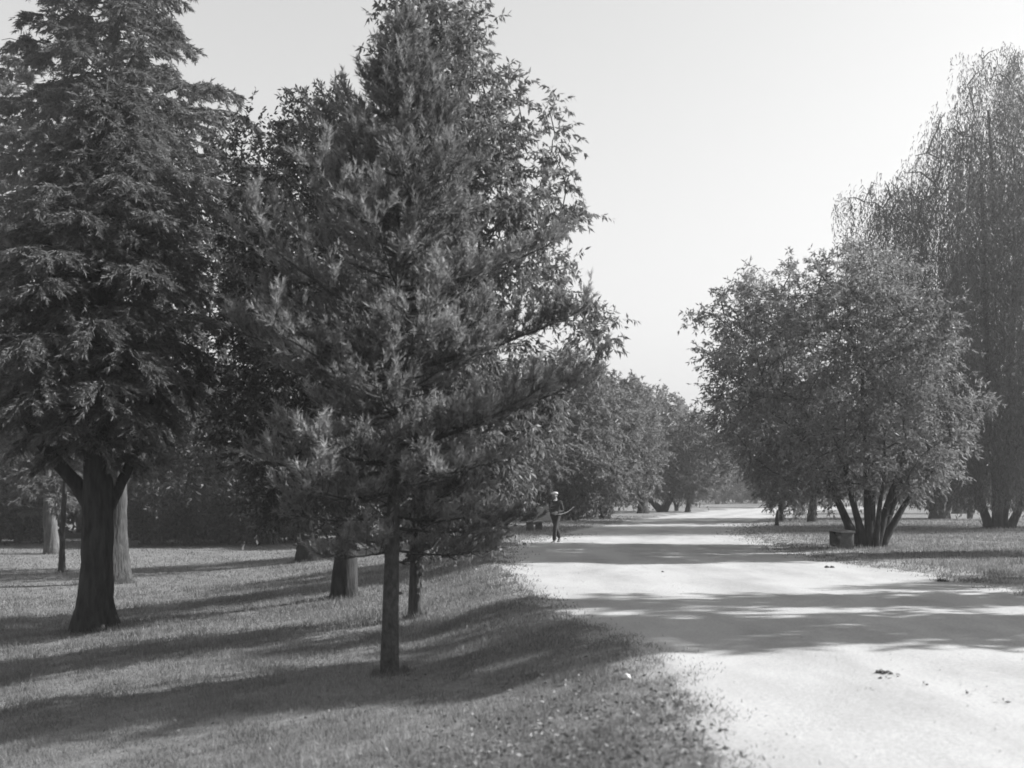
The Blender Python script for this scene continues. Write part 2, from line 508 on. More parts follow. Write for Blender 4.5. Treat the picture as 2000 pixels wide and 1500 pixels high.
def pine(name, base, top, env, label, nbr, r0, leafmat, barkmat, seed, limbs=(), needle=0.085, nw=0.017, per=19, cat="tree"):
    r = np.random.default_rng(seed)
    root = empty(name, base, label, cat)
    O = np.array(base)
    H = top[2] - base[2]
    path = trunk_path(O, np.array(top), 60, 0.07, r)
    mb = MB()
    path[0, 2] -= 0.15
    tube(mb, path - O, trunk_radii(60, r0, 0.02, 0.13, H), 22, 0.075, seed=seed)
    for q in range(9):
        zk = r.uniform(0.5, 2.0); k = np.argmin(np.abs(path[:, 2] - O[2] - zk)); az = r.uniform(0, 6.28); h = np.array([math.cos(az), math.sin(az), r.uniform(0, .4)])
        tube(mb, np.stack([path[k] + h * r0 * .5, path[k] + h * (r0 + r.uniform(.01, .05))]) - O, [.03, .016], 6)
    tr = mb.build("trunk", barkmat, root, True)
    ga = r.uniform(0, 6)
    lb, fol = MB(), MB()
    z0, z1 = env[0][0], env[0][-1]
    specs = []
    for i in range(nbr):
        f = (i + r.uniform(0, 1)) / nbr
        f = f ** 0.9
        za = base[2] + (z0 - base[2] + 0.0) * 0.9 + f * (z1 - z0) * 0.97
        az = ga + i * 2.39996 + r.uniform(-.3, .3)
        specs.append((za, az, None))
    specs += list(limbs)
    S_p, S_d, S_l, S_t = [], [], [], []
    for za, az, Lf in specs:
        f = np.clip((za - z0) / (z1 - z0), 0, 1)
        rise = (0.10 + 0.75 * f) if Lf is None else 0.30
        L = None
        if Lf is None:
            L = float(env_r(env, min(za + 0.3, z1 - 0.02), az)) * (r.uniform(0.55, 1.05) if r.random() < 0.85 else r.uniform(1.05, 1.22))
        else:
            L = Lf
        if L < 0.12 or (Lf is None and r.random() < 0.12): continue
        k = np.argmin(np.abs(path[:, 2] - za))
        a = path[k]
        h = np.array([math.cos(az), math.sin(az), 0])
        droop = -0.12 if f < 0.25 and Lf is None else 0.02
        b = a + h * L * 0.55 + np.array([0, 0, L * (droop + rise * 0.18)])
        c = a + h * L + np.array([0, 0, L * (rise + droop)])
        bp = bez(a, b, c, 12) + r.normal(0, 0.012, (12, 3)) * np.linspace(0, 1, 12)[:, None]
        rb = 0.006 + 0.011 * L * np.linspace(1, 0, 12) ** 1.2 * (1.6 if Lf else 1)
        tube(lb, bp - O, rb, 5, cap=False)
        dd = nrm(np.gradient(bp, axis=0))
        ns = int(5 + L * (8 if Lf is None else 13))
        for s in range(ns):
            t = r.uniform(0.05 if f < 0.5 else 0.15, 1.0)
            q = t * 11; qi = int(min(q, 10)); p = bp[qi] + (bp[qi + 1] - bp[qi]) * (q - qi)
            d = dd[qi]
            u, v = perp(d[None]); u = u[0]
            side = 1 if r.random() < 0.5 else -1
            sd = nrm(d * 0.7 + u * side * r.uniform(0.35, 1.2) + np.array([0, 0, r.uniform(-0.35, 0.6)]))
            sl = r.uniform(0.25, 0.62) * (0.5 + 0.45 * min(1.0, L)) * (1.15 - 0.35 * t)
            e = p + sd * sl + np.array([0, 0, 0.25 * sl])
            m = p + sd * sl * 0.5 + np.array([0, 0, -0.02])
            tube(lb, np.stack([p, m, e]) - O, [0.007, 0.005, 0.003], 3, cap=False)
            kk = max(4, int(sl / 0.05))
            ptone = r.uniform(0.7, 1.35)
            for j in range(kk):
                tj = 0.3 + 0.7 * (j + 1) / kk
                pp = (p * (1 - tj) + e * tj)
                S_p.append(pp)
                S_d.append(sd * 0.55 + r.normal(0, 0.33, 3) + np.array([0, 0, 0.75]))
                S_l.append(r.uniform(0.09, 0.19) * (0.7 + 0.5 * tj))
                S_t.append(ptone)
        for j in range(3):
            S_p.append(bp[-1 - j]); S_d.append(dd[-1] + r.normal(0, 0.25, 3)); S_l.append(0.17); S_t.append(1.0)
    S_p, S_d, S_l = np.array(S_p), nrm(np.array(S_d)), np.array(S_l)
    n = len(S_p)
    u, v = perp(S_d)
    t = r.uniform(-0.1, 1, (n, per)); a = r.uniform(0, 6.283, (n, per))
    pos = S_p[:, None, :] + S_d[:, None, :] * (S_l[:, None] * t)[..., None]
    spread = r.uniform(0.45, 0.95, (n, per))
    dr = nrm(S_d[:, None, :] + spread[..., None] * (np.cos(a)[..., None] * u[:, None, :] + np.sin(a)[..., None] * v[:, None, :]))
    tone = np.repeat(np.array(S_t) * r.uniform(0.85, 1.15, n), per) * r.uniform(0.8, 1.2, n * per)
    blades(fol, (pos - O).reshape(-1, 3), dr.reshape(-1, 3), r.uniform(0.7, 1.2, n * per) * needle, nw, tone, r)
    tag(lb.build("branchwork", M["twig"], tr), kind="stuff")
    fol.build("crown", leafmat, root)
    return root

def cedar(name, base, top, env, label, nbr, r0, seed, leaf=(0.1, 0.03), dens=1.0, per=13, trunk_mat=None, extra_limbs=(), flare=0.5, bend=0.15, cat="tree", topr=0.03, zfirst=None, leafmat=None):
    r = np.random.default_rng(seed)
    root = empty(name, base, label, cat)
    O = np.array(base); H = top[2] - base[2]
    path = trunk_path(O, np.array(top), 70, bend, r)
    path[0, 2] -= 0.2
    mb = MB()
    tube(mb, path - O, trunk_radii(70, r0, topr, flare, H), 34, 0.15, seed=seed)
    tr = mb.build("trunk", trunk_mat or M["bark_dark"], root, True)
    lb, fol = MB(), MB()
    for (pts, ra) in extra_limbs:
        m2 = MB(); pts = np.array(pts, float)
        nn = 20; t = np.linspace(0, 1, len(pts)); ts = np.linspace(0, 1, nn)
        pp = np.stack([np.interp(ts, t, pts[:, k]) for k in range(3)], 1)
        for _ in range(3): pp[1:-1] = (pp[:-2] + 2 * pp[1:-1] + pp[2:]) / 4
        tube(m2, pp - O, np.interp(ts, [0, 1], ra), 14, 0.10, seed=seed + 1)
        m2.build("limb", trunk_mat or M["bark_dark"], root, True)
    z0, z1 = env[0][0], env[0][-1]
    zf = z0 if zfirst is None else zfirst
    ga = r.uniform(0, 6)
    SP, SD, SL = [], [], []
    for i in range(nbr):
        f = ((i + r.uniform(0, 1)) / nbr) ** 1.0
        ztip = z0 + 0.1 + f * (z1 - z0 - 0.2)
        az = ga + i * 2.39996 + r.uniform(-.35, .35)
        L = float(env_r(env, ztip, az)) * (r.uniform(0.62, 1.04) if r.random() < 0.75 else r.uniform(0.35, 0.7))
        if L < 0.25: continue
        ff = f
        drop = (0.28 - 0.55 * ff) * L * r.uniform(0.6, 1.3)      # low boughs hang, high ones climb
        za = max(zf, min(ztip + drop, z1 - 0.05))
        k = np.argmin(np.abs(path[:, 2] - za)); a = path[k]
        h = np.array([math.cos(az), math.sin(az), 0])
        c = np.array([a[0] + h[0] * L, a[1] + h[1] * L, ztip])
        b = a + h * L * 0.6 + np.array([0, 0, 0.14 * L])
        bp = bez(a, b, c, 14)
        bp[1:, :] += r.normal(0, 0.03, (13, 3))
        tube(lb, bp - O, 0.008 + 0.014 * L * np.linspace(1, 0, 14), 5, cap=False)
        dd = nrm(np.gradient(bp, axis=0))
        ns = int((4 + L * 7.5) * dens)
        t = np.clip(r.uniform(0.18, 1.02, ns), 0, 1)
        q = t * 13; qi = np.minimum(q.astype(int), 12)
        p = bp[qi] + (bp[qi + 1] - bp[qi]) * (q - qi)[:, None]
        side = np.where(r.random(ns) < 0.5, 1.0, -1.0)
        u = np.cross(dd[qi], np.array([0, 0, 1.0]))
        sd = nrm(dd[qi] * 0.65 + u * (side * r.uniform(0.4, 1.1, ns))[:, None] + np.array([0, 0, 1.0]) * r.uniform(-0.15, 0.2, ns)[:, None])
        sl = r.uniform(0.5, 1.15, ns) * (0.38 + 0.22 * L) * (1.15 - 0.75 * t)
        kk = 6
        tj = (np.arange(kk) + 1) / kk
        pp = p[:, None, :] + sd[:, None, :] * (sl[:, None] * tj[None])[..., None]
        pp[..., 2] -= 0.38 * sl[:, None] * tj[None] ** 2
        SP.append(pp.reshape(-1, 3))
        d3 = np.repeat(sd, kk, 0) * 0.75 + r.normal(0, 0.28, (ns * kk, 3)) + np.array([0, 0, -0.55])
        SD.append(d3); SL.append(r.uniform(0.14, 0.34, ns * kk) * (0.7 + 0.1 * L))
    SP, SD, SL = np.concatenate(SP), nrm(np.concatenate(SD)), np.concatenate(SL)
    n = len(SP)
    tone0 = r.uniform(0.75, 1.25, n)
    t = r.uniform(-0.1, 1, (n, per))
    u, v = perp(SD)
    a = r.uniform(0, 6.283, (n, per))
    pos = SP[:, None, :] + SD[:, None, :] * (SL[:, None] * t)[..., None]
    dr = nrm(SD[:, None, :] + 0.8 * (np.cos(a)[..., None] * u[:, None, :] + 0.6 * np.sin(a)[..., None] * v[:, None, :]))
    blades(fol, (pos - O).reshape(-1, 3), dr.reshape(-1, 3), r.uniform(0.7, 1.3, n * per) * leaf[0], leaf[1], np.repeat(tone0, per) * r.uniform(0.8, 1.2, n * per), r)
    tag(lb.build("branchwork", M["twig"], tr), kind="stuff")
    fol.build("crown", leafmat or M["cedar"], root)
    return root

def broad(name, base, env, cxy, stems, label, nclump, leaf, leafmat, barkmat, seed, twigs=8, per=12, rc=0.6, droop=0.2, r0=0.15,
          sides=12, shell=0.45, weep=None, cat="tree", group=None, tri=False, ridge=0.08, flare=0.4, stem_top=0.35, depth=1.0, upz=0.25, limb_k=1.0):
    """stems: list of polylines (world); crown: clumps inside the envelope about cxy, joined to the stems by limbs"""
    r = np.random.default_rng(seed)
    root = empty(name, base, label, cat, group)
    O = np.array(base, float)
    z0, z1 = env[0][0], env[0][-1]
    zs = np.linspace(z0, z1, 60)
    wts = (np.interp(zs, env[0], env[1] + env[2]) + 0.05) ** 1.35
    cdf = np.cumsum(wts) / wts.sum()
    C = []
    tries = 0
    while len(C) < nclump and tries < nclump * 40:
        tries += 1
        z = float(np.interp(r.random(), cdf, zs)) + r.uniform(-.1, .1)
        az = r.uniform(0, 2 * np.pi)
        e = float(env_r(env, z, az))
        e *= 1 + 0.16 * math.sin(az * 3 + z * 0.8 + seed) + 0.12 * math.sin(az * 5 - z * 1.5 + seed * 2)
        q = r.random() ** shell
        p = np.array([cxy[0] + math.cos(az) * e * q, cxy[1] + math.sin(az) * e * q * depth, z])
        if C and np.min(np.linalg.norm(np.array(C) - p, axis=1)) < rc * 0.55 and r.random() < 0.85:
            continue
        C.append(p)
    C = np.array(C)
    nodes, paths, par = [], [], []
    for st in stems:
        st = np.array(st, float)
        s = np.concatenate([[0], np.cumsum(np.linalg.norm(np.diff(st, axis=0), axis=1))])
        ts = np.linspace(0, s[-1], max(8, int(s[-1] / 0.25)))
        pp = np.stack([np.interp(ts, s, st[:, k]) for k in range(3)], 1)
        for _ in range(4): pp[1:-1] = (pp[:-2] + 2 * pp[1:-1] + pp[2:]) / 4
        wv = np.linspace(0, 1, len(pp))
        pp[:, 0] += 0.05 * np.sin(wv * 9 + r.uniform(0, 6)) * wv; pp[:, 1] += 0.05 * np.sin(wv * 8 + r.uniform(0, 6)) * wv
        nodes.append(pp)
    stem_pts = [p.copy() for p in nodes]
    N = np.concatenate([p[int(len(p) * stem_top):] for p in nodes])
    order = np.argsort(np.linalg.norm(C - N.mean(0), axis=1))
    lb, fol = MB(), MB()
    LP, LD, LT = [], [], []
    for ci in order:
        c = C[ci]
        dv = N - c
        cost = np.linalg.norm(dv, axis=1) + 0.7 * np.maximum(dv[:, 2] + 0.1, 0)
        k = int(np.argmin(cost)); a = N[k]; dist = np.linalg.norm(c - a)
        n = int(np.clip(dist / 0.35, 3, 12))
        b = a + (c - a) * 0.45 + np.array([0, 0, upz * dist]) + r.normal(0, 0.07 * dist, 3)
        bp = bez(a, b, c, n)
        tube(lb, bp - O, (0.012 + 0.016 * dist * np.linspace(1, 0.05, n)) * limb_k, 5, cap=False)
        N = np.concatenate([N, bp[1:]])
        cen = np.array([cxy[0], cxy[1], (z0 + z1) / 2])
        od = nrm((c - cen)[None])[0]
        ct = r.uniform(0.8, 1.2)
        if weep is None:
            td = nrm(r.normal(0, 1, (twigs, 3)) + od * 0.7 + np.array([0, 0, 0.25]))
            tl = r.uniform(0.5, 1.25, twigs) * rc * r.uniform(0.55, 1.25)
            st0 = c + r.normal(0, 0.18 * rc, (twigs, 3))
            t = r.uniform(0.1, 1, (twigs, per))
            pos = st0[:, None] + td[:, None] * (tl[:, None] * t)[..., None]
            pos[..., 2] -= droop * 0.5 * rc * t * t
            d = td[:, None] * 0.6 + r.normal(0, 0.6, (twigs, per, 3)); d[..., 2] -= droop * 1.6
        else:
            td = nrm(r.normal(0, 1, (twigs, 3)) * np.array([1, 1, 0.3]))
            st0 = c + td * r.uniform(0, rc, twigs)[:, None]
            ln = r.uniform(weep[0], weep[1], twigs)
            t = np.linspace(0.0, 1, per)[None] + r.uniform(-0.02, 0.02, (twigs, per))
            pos = st0[:, None] + np.zeros((twigs, per, 3))
            out = 1 - np.exp(-3 * np.clip(t, 0, 1))
            pos = pos + td[:, None] * (0.35 * out)[..., None]
            pos[..., 2] += 0.15 * np.sin(np.clip(t, 0, 1) * 3) - ln[:, None] * np.clip(t, 0, 1)
            sw = r.uniform(0, 6.28, (twigs, 1)); am = r.uniform(0.03, 0.16, (twigs, 1))
            pos[..., 0] += am * np.sin(t * 4.5 + sw); pos[..., 1] += am * np.cos(t * 3.7 + sw * 2)
            pos += r.normal(0, 0.07, pos.shape)
            d = r.normal(0, 0.38, (twigs, per, 3)); d[..., 2] -= 1.0
            okz = pos[..., 2] > O[2] + 0.9
            pos = np.where(okz[..., None], pos, pos + np.array([0, 0, 3.0]))
        LP.append(pos.reshape(-1, 3)); LD.append(nrm(d.reshape(-1, 3)))
        LT.append(np.full(twigs * per, ct) * r.uniform(0.7, 1.3, twigs * per))
    LP, LD, LT = np.concatenate(LP), np.concatenate(LD), np.concatenate(LT)
    fn = blades if tri else kites
    fn(fol, LP - O, LD, r.uniform(0.7, 1.25, len(LP)) * leaf[0], leaf[1] * r.uniform(0.8, 1.2, len(LP)), LT, r)
    many = len(stem_pts) > 1
    first = None
    for si, pp in enumerate(stem_pts):
        m2 = MB()
        q = pp.copy(); q[0, 2] -= 0.2
        rr = r0 if not isinstance(r0, (list, tuple)) else r0[si]
        tube(m2, q - O, trunk_radii(len(q), rr, rr * 0.3, flare, float(np.linalg.norm(q[-1] - q[0]))), sides, ridge, seed=seed + si)
        o = m2.build("stem" if many else "trunk", barkmat, root, True)
        first = first or o
    tag(lb.build("branchwork", M["twig"], first), kind="stuff")
    fol.build("crown", leafmat, root)
    return root

def at(px, py, Y):
    return np.array([(px - 1000) / F * Y, Y, CAMZ + (HZ - py) / F * Y])

# ------------------------------------------------------------------ left: conifers over the sloping lawn
b = hit(182, 1232); YA = b[1]
envA = px_env([(150, 205, 250), (240, 150, 300), (330, 90, 370), (430, 30, 445), (520, -40, 485), (620, -70, 480), (700, -90, 450), (790, -90, 420), (860, -40, 370), (915, 120, 240)], YA, 205)
fork = at(178, 950, YA)
cedar("layered_conifer", b, at(222, 150, YA), envA, "great drooping conifer with thick dark forked trunk at far left of the lawn", 185, 0.34, 11, (0.11, 0.030), 1.05, 13,
      extra_limbs=[([at(176, 985, YA), at(150, 945, YA), at(105, 890, YA) + [0, -.2, 0], at(70, 830, YA) + [0, -.4, 0], at(40, 740, YA) + [0, -.5, 0]], (0.17, 0.06)),
                   ([at(205, 1000, YA), at(228, 940, YA) + [0, .3, 0], at(262, 850, YA) + [0, .5, 0], at(290, 740, YA) + [0, .6, 0]], (0.13, 0.05))], zfirst=fork[2])

b = hit(228, 1140); YB = b[1]
envB = px_env([(-420, 225, 245), (-250, 160, 310), (-80, 105, 365), (40, 50, 405), (120, 20, 455), (200, -20, 510), (290, -40, 555), (380, -60, 560), (500, -40, 520), (640, 0, 470), (800, 60, 400), (900, 130, 330)], YB, 232)
cedar("layered_conifer", b, at(236, -420, YB), envB, "tallest conifer, pale furrowed trunk seen just behind the forked trunk", 260, 0.36, 12, (0.17, 0.052), 0.95, 10, trunk_mat=M["bark_grey"])

b = hit(102, 1082); YC = b[1]
envC = px_env([(75, 20, 60), (120, -40, 100), (250, -90, 150), (450, -110, 160), (700, -110, 160), (850, -90, 150), (985, -40, 135), (1010, 30, 125)], YC, 60)
cedar("layered_conifer", b, at(45, 60, YC), envC, "conifer with pale trunk and hanging lit boughs at left edge", 150, 0.33, 13, (0.28, 0.075), 0.7, 10, trunk_mat=M["bark_pale"])

b = hit(121, 1118)
broad("young_tree", b, px_env([(560, 60, 190), (760, 40, 210), (900, 70, 180)], b[1], 125), (b[0] + .1, b[1]), [[b, b + [0.03, 0, 1.8], b + [0.15, 0, 4.5], b + [0.2, .1, 9]]],
      "thin dark leaning trunk left of the forked conifer trunk", 60, (0.16, 0.05), M["dark"], M["bark_dark"], 14, 6, 9, 0.7, r0=0.12, stem_top=0.6)

# dark broad evergreens between the conifers and the pine
b = hit(672, 1167); YF = b[1]
envF = px_env([(175, 575, 640), (215, 520, 690), (300, 480, 740), (400, 450, 770), (520, 430, 800), (680, 420, 820), (820, 430, 800), (930, 470, 760), (1010, 560, 740)], YF, 640)
broad("dark_evergreen", b, envF, (at(640, 500, YF)[0], YF), [[b, at(680, 1050, YF), at(672, 900, YF), at(655, 600, YF), at(645, 300, YF)]],
      "dense dark evergreen whose black trunk stands behind the foreground pine", 560, (0.12, 0.045), M["dark"], M["bark_dark"], 21, 11, 15, 0.6, r0=0.25, shell=0.5, sides=24, ridge=0.10, flare=0.22, stem_top=0.25)
b = hit(603, 1096); YG = b[1]
envG = px_env([(330, 500, 560), (400, 390, 640), (550, 340, 700), (750, 320, 720), (900, 350, 700), (985, 440, 660)], YG, 560)
broad("dark_evergreen", b, envG, (at(560, 500, YG)[0], YG), [[b, at(606, 1030, YG), at(605, 900, YG), at(580, 650, YG), at(560, 420, YG)]],
      "dark evergreen with flared trunk farther back on the sunlit lawn", 320, (0.26, 0.09), M["dark"], M["bark_dark"], 22, 9, 11, 1.1, r0=0.40, shell=0.5, sides=24, ridge=0.10, flare=0.4, stem_top=0.3)

# foreground pine and the gum tree behind it
b = hit(760, 1318); YP = b[1]
envP = px_env([(20, 772, 788), (100, 750, 808), (200, 705, 845), (300, 620, 890), (400, 550, 910), (500, 490, 930), (600, 440, 960), (700, 420, 980), (800, 420, 1010), (880, 440, 1030), (950, 550, 1000), (1010, 590, 940), (1070, 640, 880)], YP, 765)
la = at(762, 725, YP)[2]
pine("pine_tree", b, at(780, 15, YP), envP, "foreground pine with slim straight trunk and upswept needle tufts", 105, 0.096, M["pine"], M["bark_pine"], 31, per=18,
     limbs=[(la, -0.12, 2.2), (la + 1.0, 0.05, 1.8), (la - 0.1, 3.3, 1.9), (la - 0.9, -0.5, 1.9), (la - 0.8, 0.15, 2.2)])
b = hit(812, 1206); YE = b[1]
envE = px_env([(-60, 830, 870), (20, 760, 925), (100, 740, 950), (170, 760, 1020), (240, 800, 1060), (330, 780, 1080), (430, 740, 1090), (530, 740, 1100), (600, 760, 1160), (660, 800, 1175), (720, 800, 1090), (800, 760, 1090), (900, 740, 1070), (990, 780, 1000), (1040, 800, 960)], YE, 850)
broad("gum_tree", b, envE, (at(850, 500, YE)[0], YE), [[b, at(813, 1050, YE), at(822, 800, YE), at(840, 500, YE), at(849, 250, YE), at(846, 20, YE), at(848, -50, YE)]],
      "tall gum tree with pale patched trunk behind the foreground pine", 640, (0.12, 0.038), M["gum"], M["bark_grey"], 41, 10, 15, 0.45, droop=0.55, limb_k=0.6, r0=0.096, shell=0.55, sides=16, ridge=0.09, flare=0.3, stem_top=0.2)

# ------------------------------------------------------------------ left verge of the road: row of rounded trees
def rowtree(px, py, prof, label, seed, ncl, stems_px=None, r0=0.3, leaf=(0.27, 0.12), barkm="bark_dark", leafm="row", rc=1.0, name="roadside_tree", per=15, twigs=9, group=None, tri=True, pc=None, droop=0.25, stem_top=0.3):
    b = hit(px, py); Y = b[1]
    pr = np.array(prof, float); pc = pc or (pr[len(pr) // 2, 1] + pr[len(pr) // 2, 2]) / 2
    env = px_env(prof, Y, pc)
    ctr = (at(pc, 0, Y)[0], Y)
    if stems_px is None:
        stems_px = [[(pc * .7 + px * .3, (pr[0, 0] * 0.75 + py * 0.25))]]
    stems = []
    for s in stems_px:
        pts = [b]
        for q in s:
            a = at(q[0], q[1], Y)
            if len(q) > 2: a = a + np.array([0, q[2], 0])
            pts.append(a)
        stems.append(pts)
    return broad(name, b, env, ctr, stems, label, ncl, leaf, M[leafm], M[barkm], seed, twigs, per, rc, droop, r0, 12, 0.5, group=group, tri=tri, stem_top=stem_top)

G1 = "rounded trees lining the left side of the road"
rowtree(985, 1034, [(820, 950, 1010), (870, 900, 1060), (940, 895, 1040), (985, 920, 1000), (1005, 950, 990)], "low bushy many-stemmed tree left of the left-hand bench", 51, 120,
        [[(955, 985)], [(975, 965)], [(1010, 970)], [(1000, 1000)]], [0.08, .09, .08, .07], (0.2, 0.07), rc=0.8, name="bushy_tree")
rowtree(1034, 1019, [(740, 1000, 1070), (820, 960, 1110), (880, 970, 1110), (935, 990, 1090)], "tree with forked trunk behind the left-hand bench", 52, 150,
        [[(1030, 985), (1010, 900)], [(1050, 985), (1058, 940), (1060, 860)]], [0.17, .15], (0.24, 0.08), rc=1.0)
rowtree(1120, 1016, [(690, 1085, 1150), (740, 1050, 1185), (830, 1030, 1200), (930, 1040, 1195), (990, 1060, 1180)], "leafy rounded tree directly behind the walking man", 53, 240,
        [[(1112, 960), (1110, 800)], [(1140, 960), (1150, 850)]], [0.25, .2])
rowtree(1182, 1013, [(722, 1150, 1190), (780, 1110, 1235), (870, 1095, 1240), (950, 1105, 1225), (985, 1140, 1205)], "rounded roadside tree with leaning dark trunk right of the walking man", 54, 200,
        [[(1187, 985), (1200, 955), (1190, 860)], [(1172, 970), (1150, 880)]], [0.28, .22])
rowtree(1256, 1003, [(745, 1225, 1260), (790, 1195, 1285), (870, 1185, 1290), (940, 1200, 1280), (972, 1215, 1270)], "roadside tree with thick upright dark trunk and pale side stem", 55, 200,
        [[(1256, 975), (1250, 850)], [(1262, 960), (1272, 860)]], [0.42, .2])
rowtree(1294, 1000, [(768, 1262, 1310), (800, 1250, 1332), (860, 1235, 1345), (930, 1240, 1350), (965, 1260, 1335)], "roadside tree dividing low into two spreading dark limbs", 56, 170,
        [[(1278, 985), (1255, 960), (1250, 900)], [(1305, 980), (1322, 945), (1325, 850)]], [0.3, .34], rc=1.2, droop=0.3)
rowtree(1342, 1000, [(815, 1330, 1370), (860, 1305, 1395), (920, 1300, 1410), (965, 1315, 1405)], "smaller spreading tree with slim pale leaning trunk nearest the bend", 57, 130,
        [[(1347, 975), (1356, 950), (1355, 880)]], [0.2], barkm="bark_pale", rc=1.2)
rowtree(1321, 998, [(850, 1290, 1340), (920, 1280, 1350), (965, 1295, 1345)], "thin dark forked sapling beside the pale leaning trunk", 58, 60,
        [[(1320, 985), (1312, 970), (1310, 900)], [(1328, 975), (1335, 920)]], [0.13, .12], rc=1.0)

# ------------------------------------------------------------------ right-hand side
b = hit(1697, 1069); Y1 = b[1]
env1 = px_env([(492, 1560, 1690), (530, 1460, 1740), (590, 1405, 1790), (680, 1375, 1830), (770, 1365, 1860), (830, 1400, 1890), (890, 1450, 1900), (925, 1530, 1870), (955, 1600, 1830)], Y1, 1640)
stems = []
for (dx, tx, ty, dy, mx_, my_) in [(-22, 1590, 880, .2, 1640, 985), (-12, 1612, 850, -.5, 1662, 980), (-6, 1650, 800, .8, 1672, 975), (0, 1665, 700, -.6, 1688, 975), (4, 1700, 760, .3, 1703, 965),
                                 (8, 1735, 800, 1.0, 1718, 975), (14, 1760, 850, -.4, 1735, 970), (20, 1800, 880, .5, 1755, 980), (24, 1830, 900, -.2, 1765, 985), (10, 1690, 850, -1.2, 1706, 985)]:
    bx = b + np.array([dx / F * Y1 * 0.8, r_ if False else dy * 0.2, 0]); bx[2] = gz(bx[0], bx[1])
    stems.append([bx, at(mx_, my_, Y1) + [0, dy * 0.5, 0], at(tx, ty, Y1) + [0, dy * 1.6, 0]])
broad("many_stemmed_tree", b, env1, (at(1640, 0, Y1)[0], Y1 + 0.3), stems, "big rounded tree with many splayed stems beside the right-hand bench", 620, (0.15, 0.042), M["oleander"], M["bark_dark"], 61,
      11, 16, 0.72, 0.3, [0.14, .12, .10, .13, .12, .10, .13, .12, .12, .08], 12, 0.42, ridge=0.07, flare=0.3, stem_top=0.35)

b = hit(1952, 1033); YW = b[1]
envW = px_env([(95, 1930, 2010), (150, 1880, 2080), (230, 1830, 2150), (310, 1775, 2190), (380, 1720, 2230), (470, 1715, 2260), (560, 1725, 2260), (650, 1740, 2250), (800, 1780, 2230), (900, 1830, 2180)], YW, 1970)
stems = []
for (dx, tx, ty, dy, mx_, my_) in [(-16, 1890, 750, .5, 1915, 970), (-8, 1880, 380, -1, 1935, 950), (0, 1950, 200, .5, 1950, 900), (10, 2020, 350, 1, 1975, 960), (18, 2060, 500, -.5, 1995, 975)]:
    bx = b + np.array([dx / F * YW, dy * 0.2, 0]); bx[2] = gz(bx[0], bx[1])
    stems.append([bx, at(mx_, my_, YW) + [0, dy * 0.5, 0], at(mx_ * .5 + tx * .5, my_ * .4 + ty * .6, YW) + [0, dy, 0], at(tx, ty, YW) + [0, dy * 2.0, 0]])
broad("weeping_tree", b, envW, (at(1970, 0, YW)[0], YW), stems, "tall weeping tree with hanging strands at the right edge", 520, (0.24, 0.042), M["weeping"], M["bark_dark"], 62,
      16, 26, 1.15, 0.3, [.2, .2, .2, .18, .18], 14, 0.55, weep=(1.4, 6.0), tri=True, ridge=0.07, flare=0.3, stem_top=0.4, limb_k=1.3, upz=0.3)

rowtree(1523, 1018, [(868, 1500, 1560), (910, 1478, 1590), (960, 1480, 1600), (986, 1500, 1580)], "small low-crowned tree with short dark trunk on the right verge", 63, 110,
        [[(1524, 990), (1530, 930)]], [0.17], leaf=(0.24, 0.075), leafm="oleander", rc=0.85, name="verge_tree")
rowtree(1586, 1020, [(700, 1500, 1620), (770, 1400, 1640), (800, 1365, 1640), (850, 1350, 1640), (900, 1400, 1640), (945, 1500, 1630)], "verge tree with crooked knobbly trunk left of the many-stemmed tree", 64, 230,
        [[(1584, 1000), (1592, 975), (1585, 930), (1560, 800)], [(1588, 960), (1520, 880), (1430, 850)]], [0.24, .12], leaf=(0.24, 0.075), leafm="oleander", rc=0.95, name="verge_tree", pc=1560)
rowtree(1834, 1014, [(640, 1760, 1880), (740, 1710, 1950), (850, 1700, 1970), (940, 1730, 1950), (980, 1780, 1900)], "stout flared trunk of a leafy tree behind the many-stemmed tree", 65, 220,
        [[(1838, 985), (1842, 940), (1840, 800)], [(1818, 985), (1798, 940), (1780, 850)], [(1855, 975), (1870, 920), (1890, 830)]], [0.55, .3, .3], leafm="oleander", rc=1.1, name="leafy_tree")
rowtree(1895, 1013, [(800, 1860, 1920), (880, 1840, 1940), (950, 1860, 1930)], "pair of slim pale stems between the right-hand trunks", 66, 60,
        [[(1888, 975), (1885, 900)], [(1899, 970), (1902, 890)]], [0.13, .12], barkm="bark_grey", rc=1.0, name="slim_tree")
rowtree(1875, 1003, [(780, 1850, 1930), (880, 1830, 1950), (955, 1850, 1930)], "far grey trunk glimpsed behind the slim pale stems", 67, 70,
        [[(1876, 960), (1878, 880)]], [0.5], rc=1.4, name="leafy_tree")
rowtree(1609, 992, [(840, 1570, 1650), (900, 1555, 1665), (955, 1575, 1645)], "far verge tree with thin trunk seen left of the many-stemmed tree", 68, 80,
        [[(1608, 965), (1608, 900)]], [0.28], rc=1.4, leaf=(0.35, 0.13), name="verge_tree")
# short leaning post in front of the small verge tree
b = hit(1517, 1027)
mb = MB(); tube(mb, [[0, 0, -0.1], [0.02, 0, 0.35], [0.06, 0.02, 0.75]], [0.11, 0.10, 0.07], 8, 0.1)
o = mb.build("stump", M["bark_dark"], None, True); o.location = b
tag(o, "short dark stump at the foot of the small verge tree", "stump")

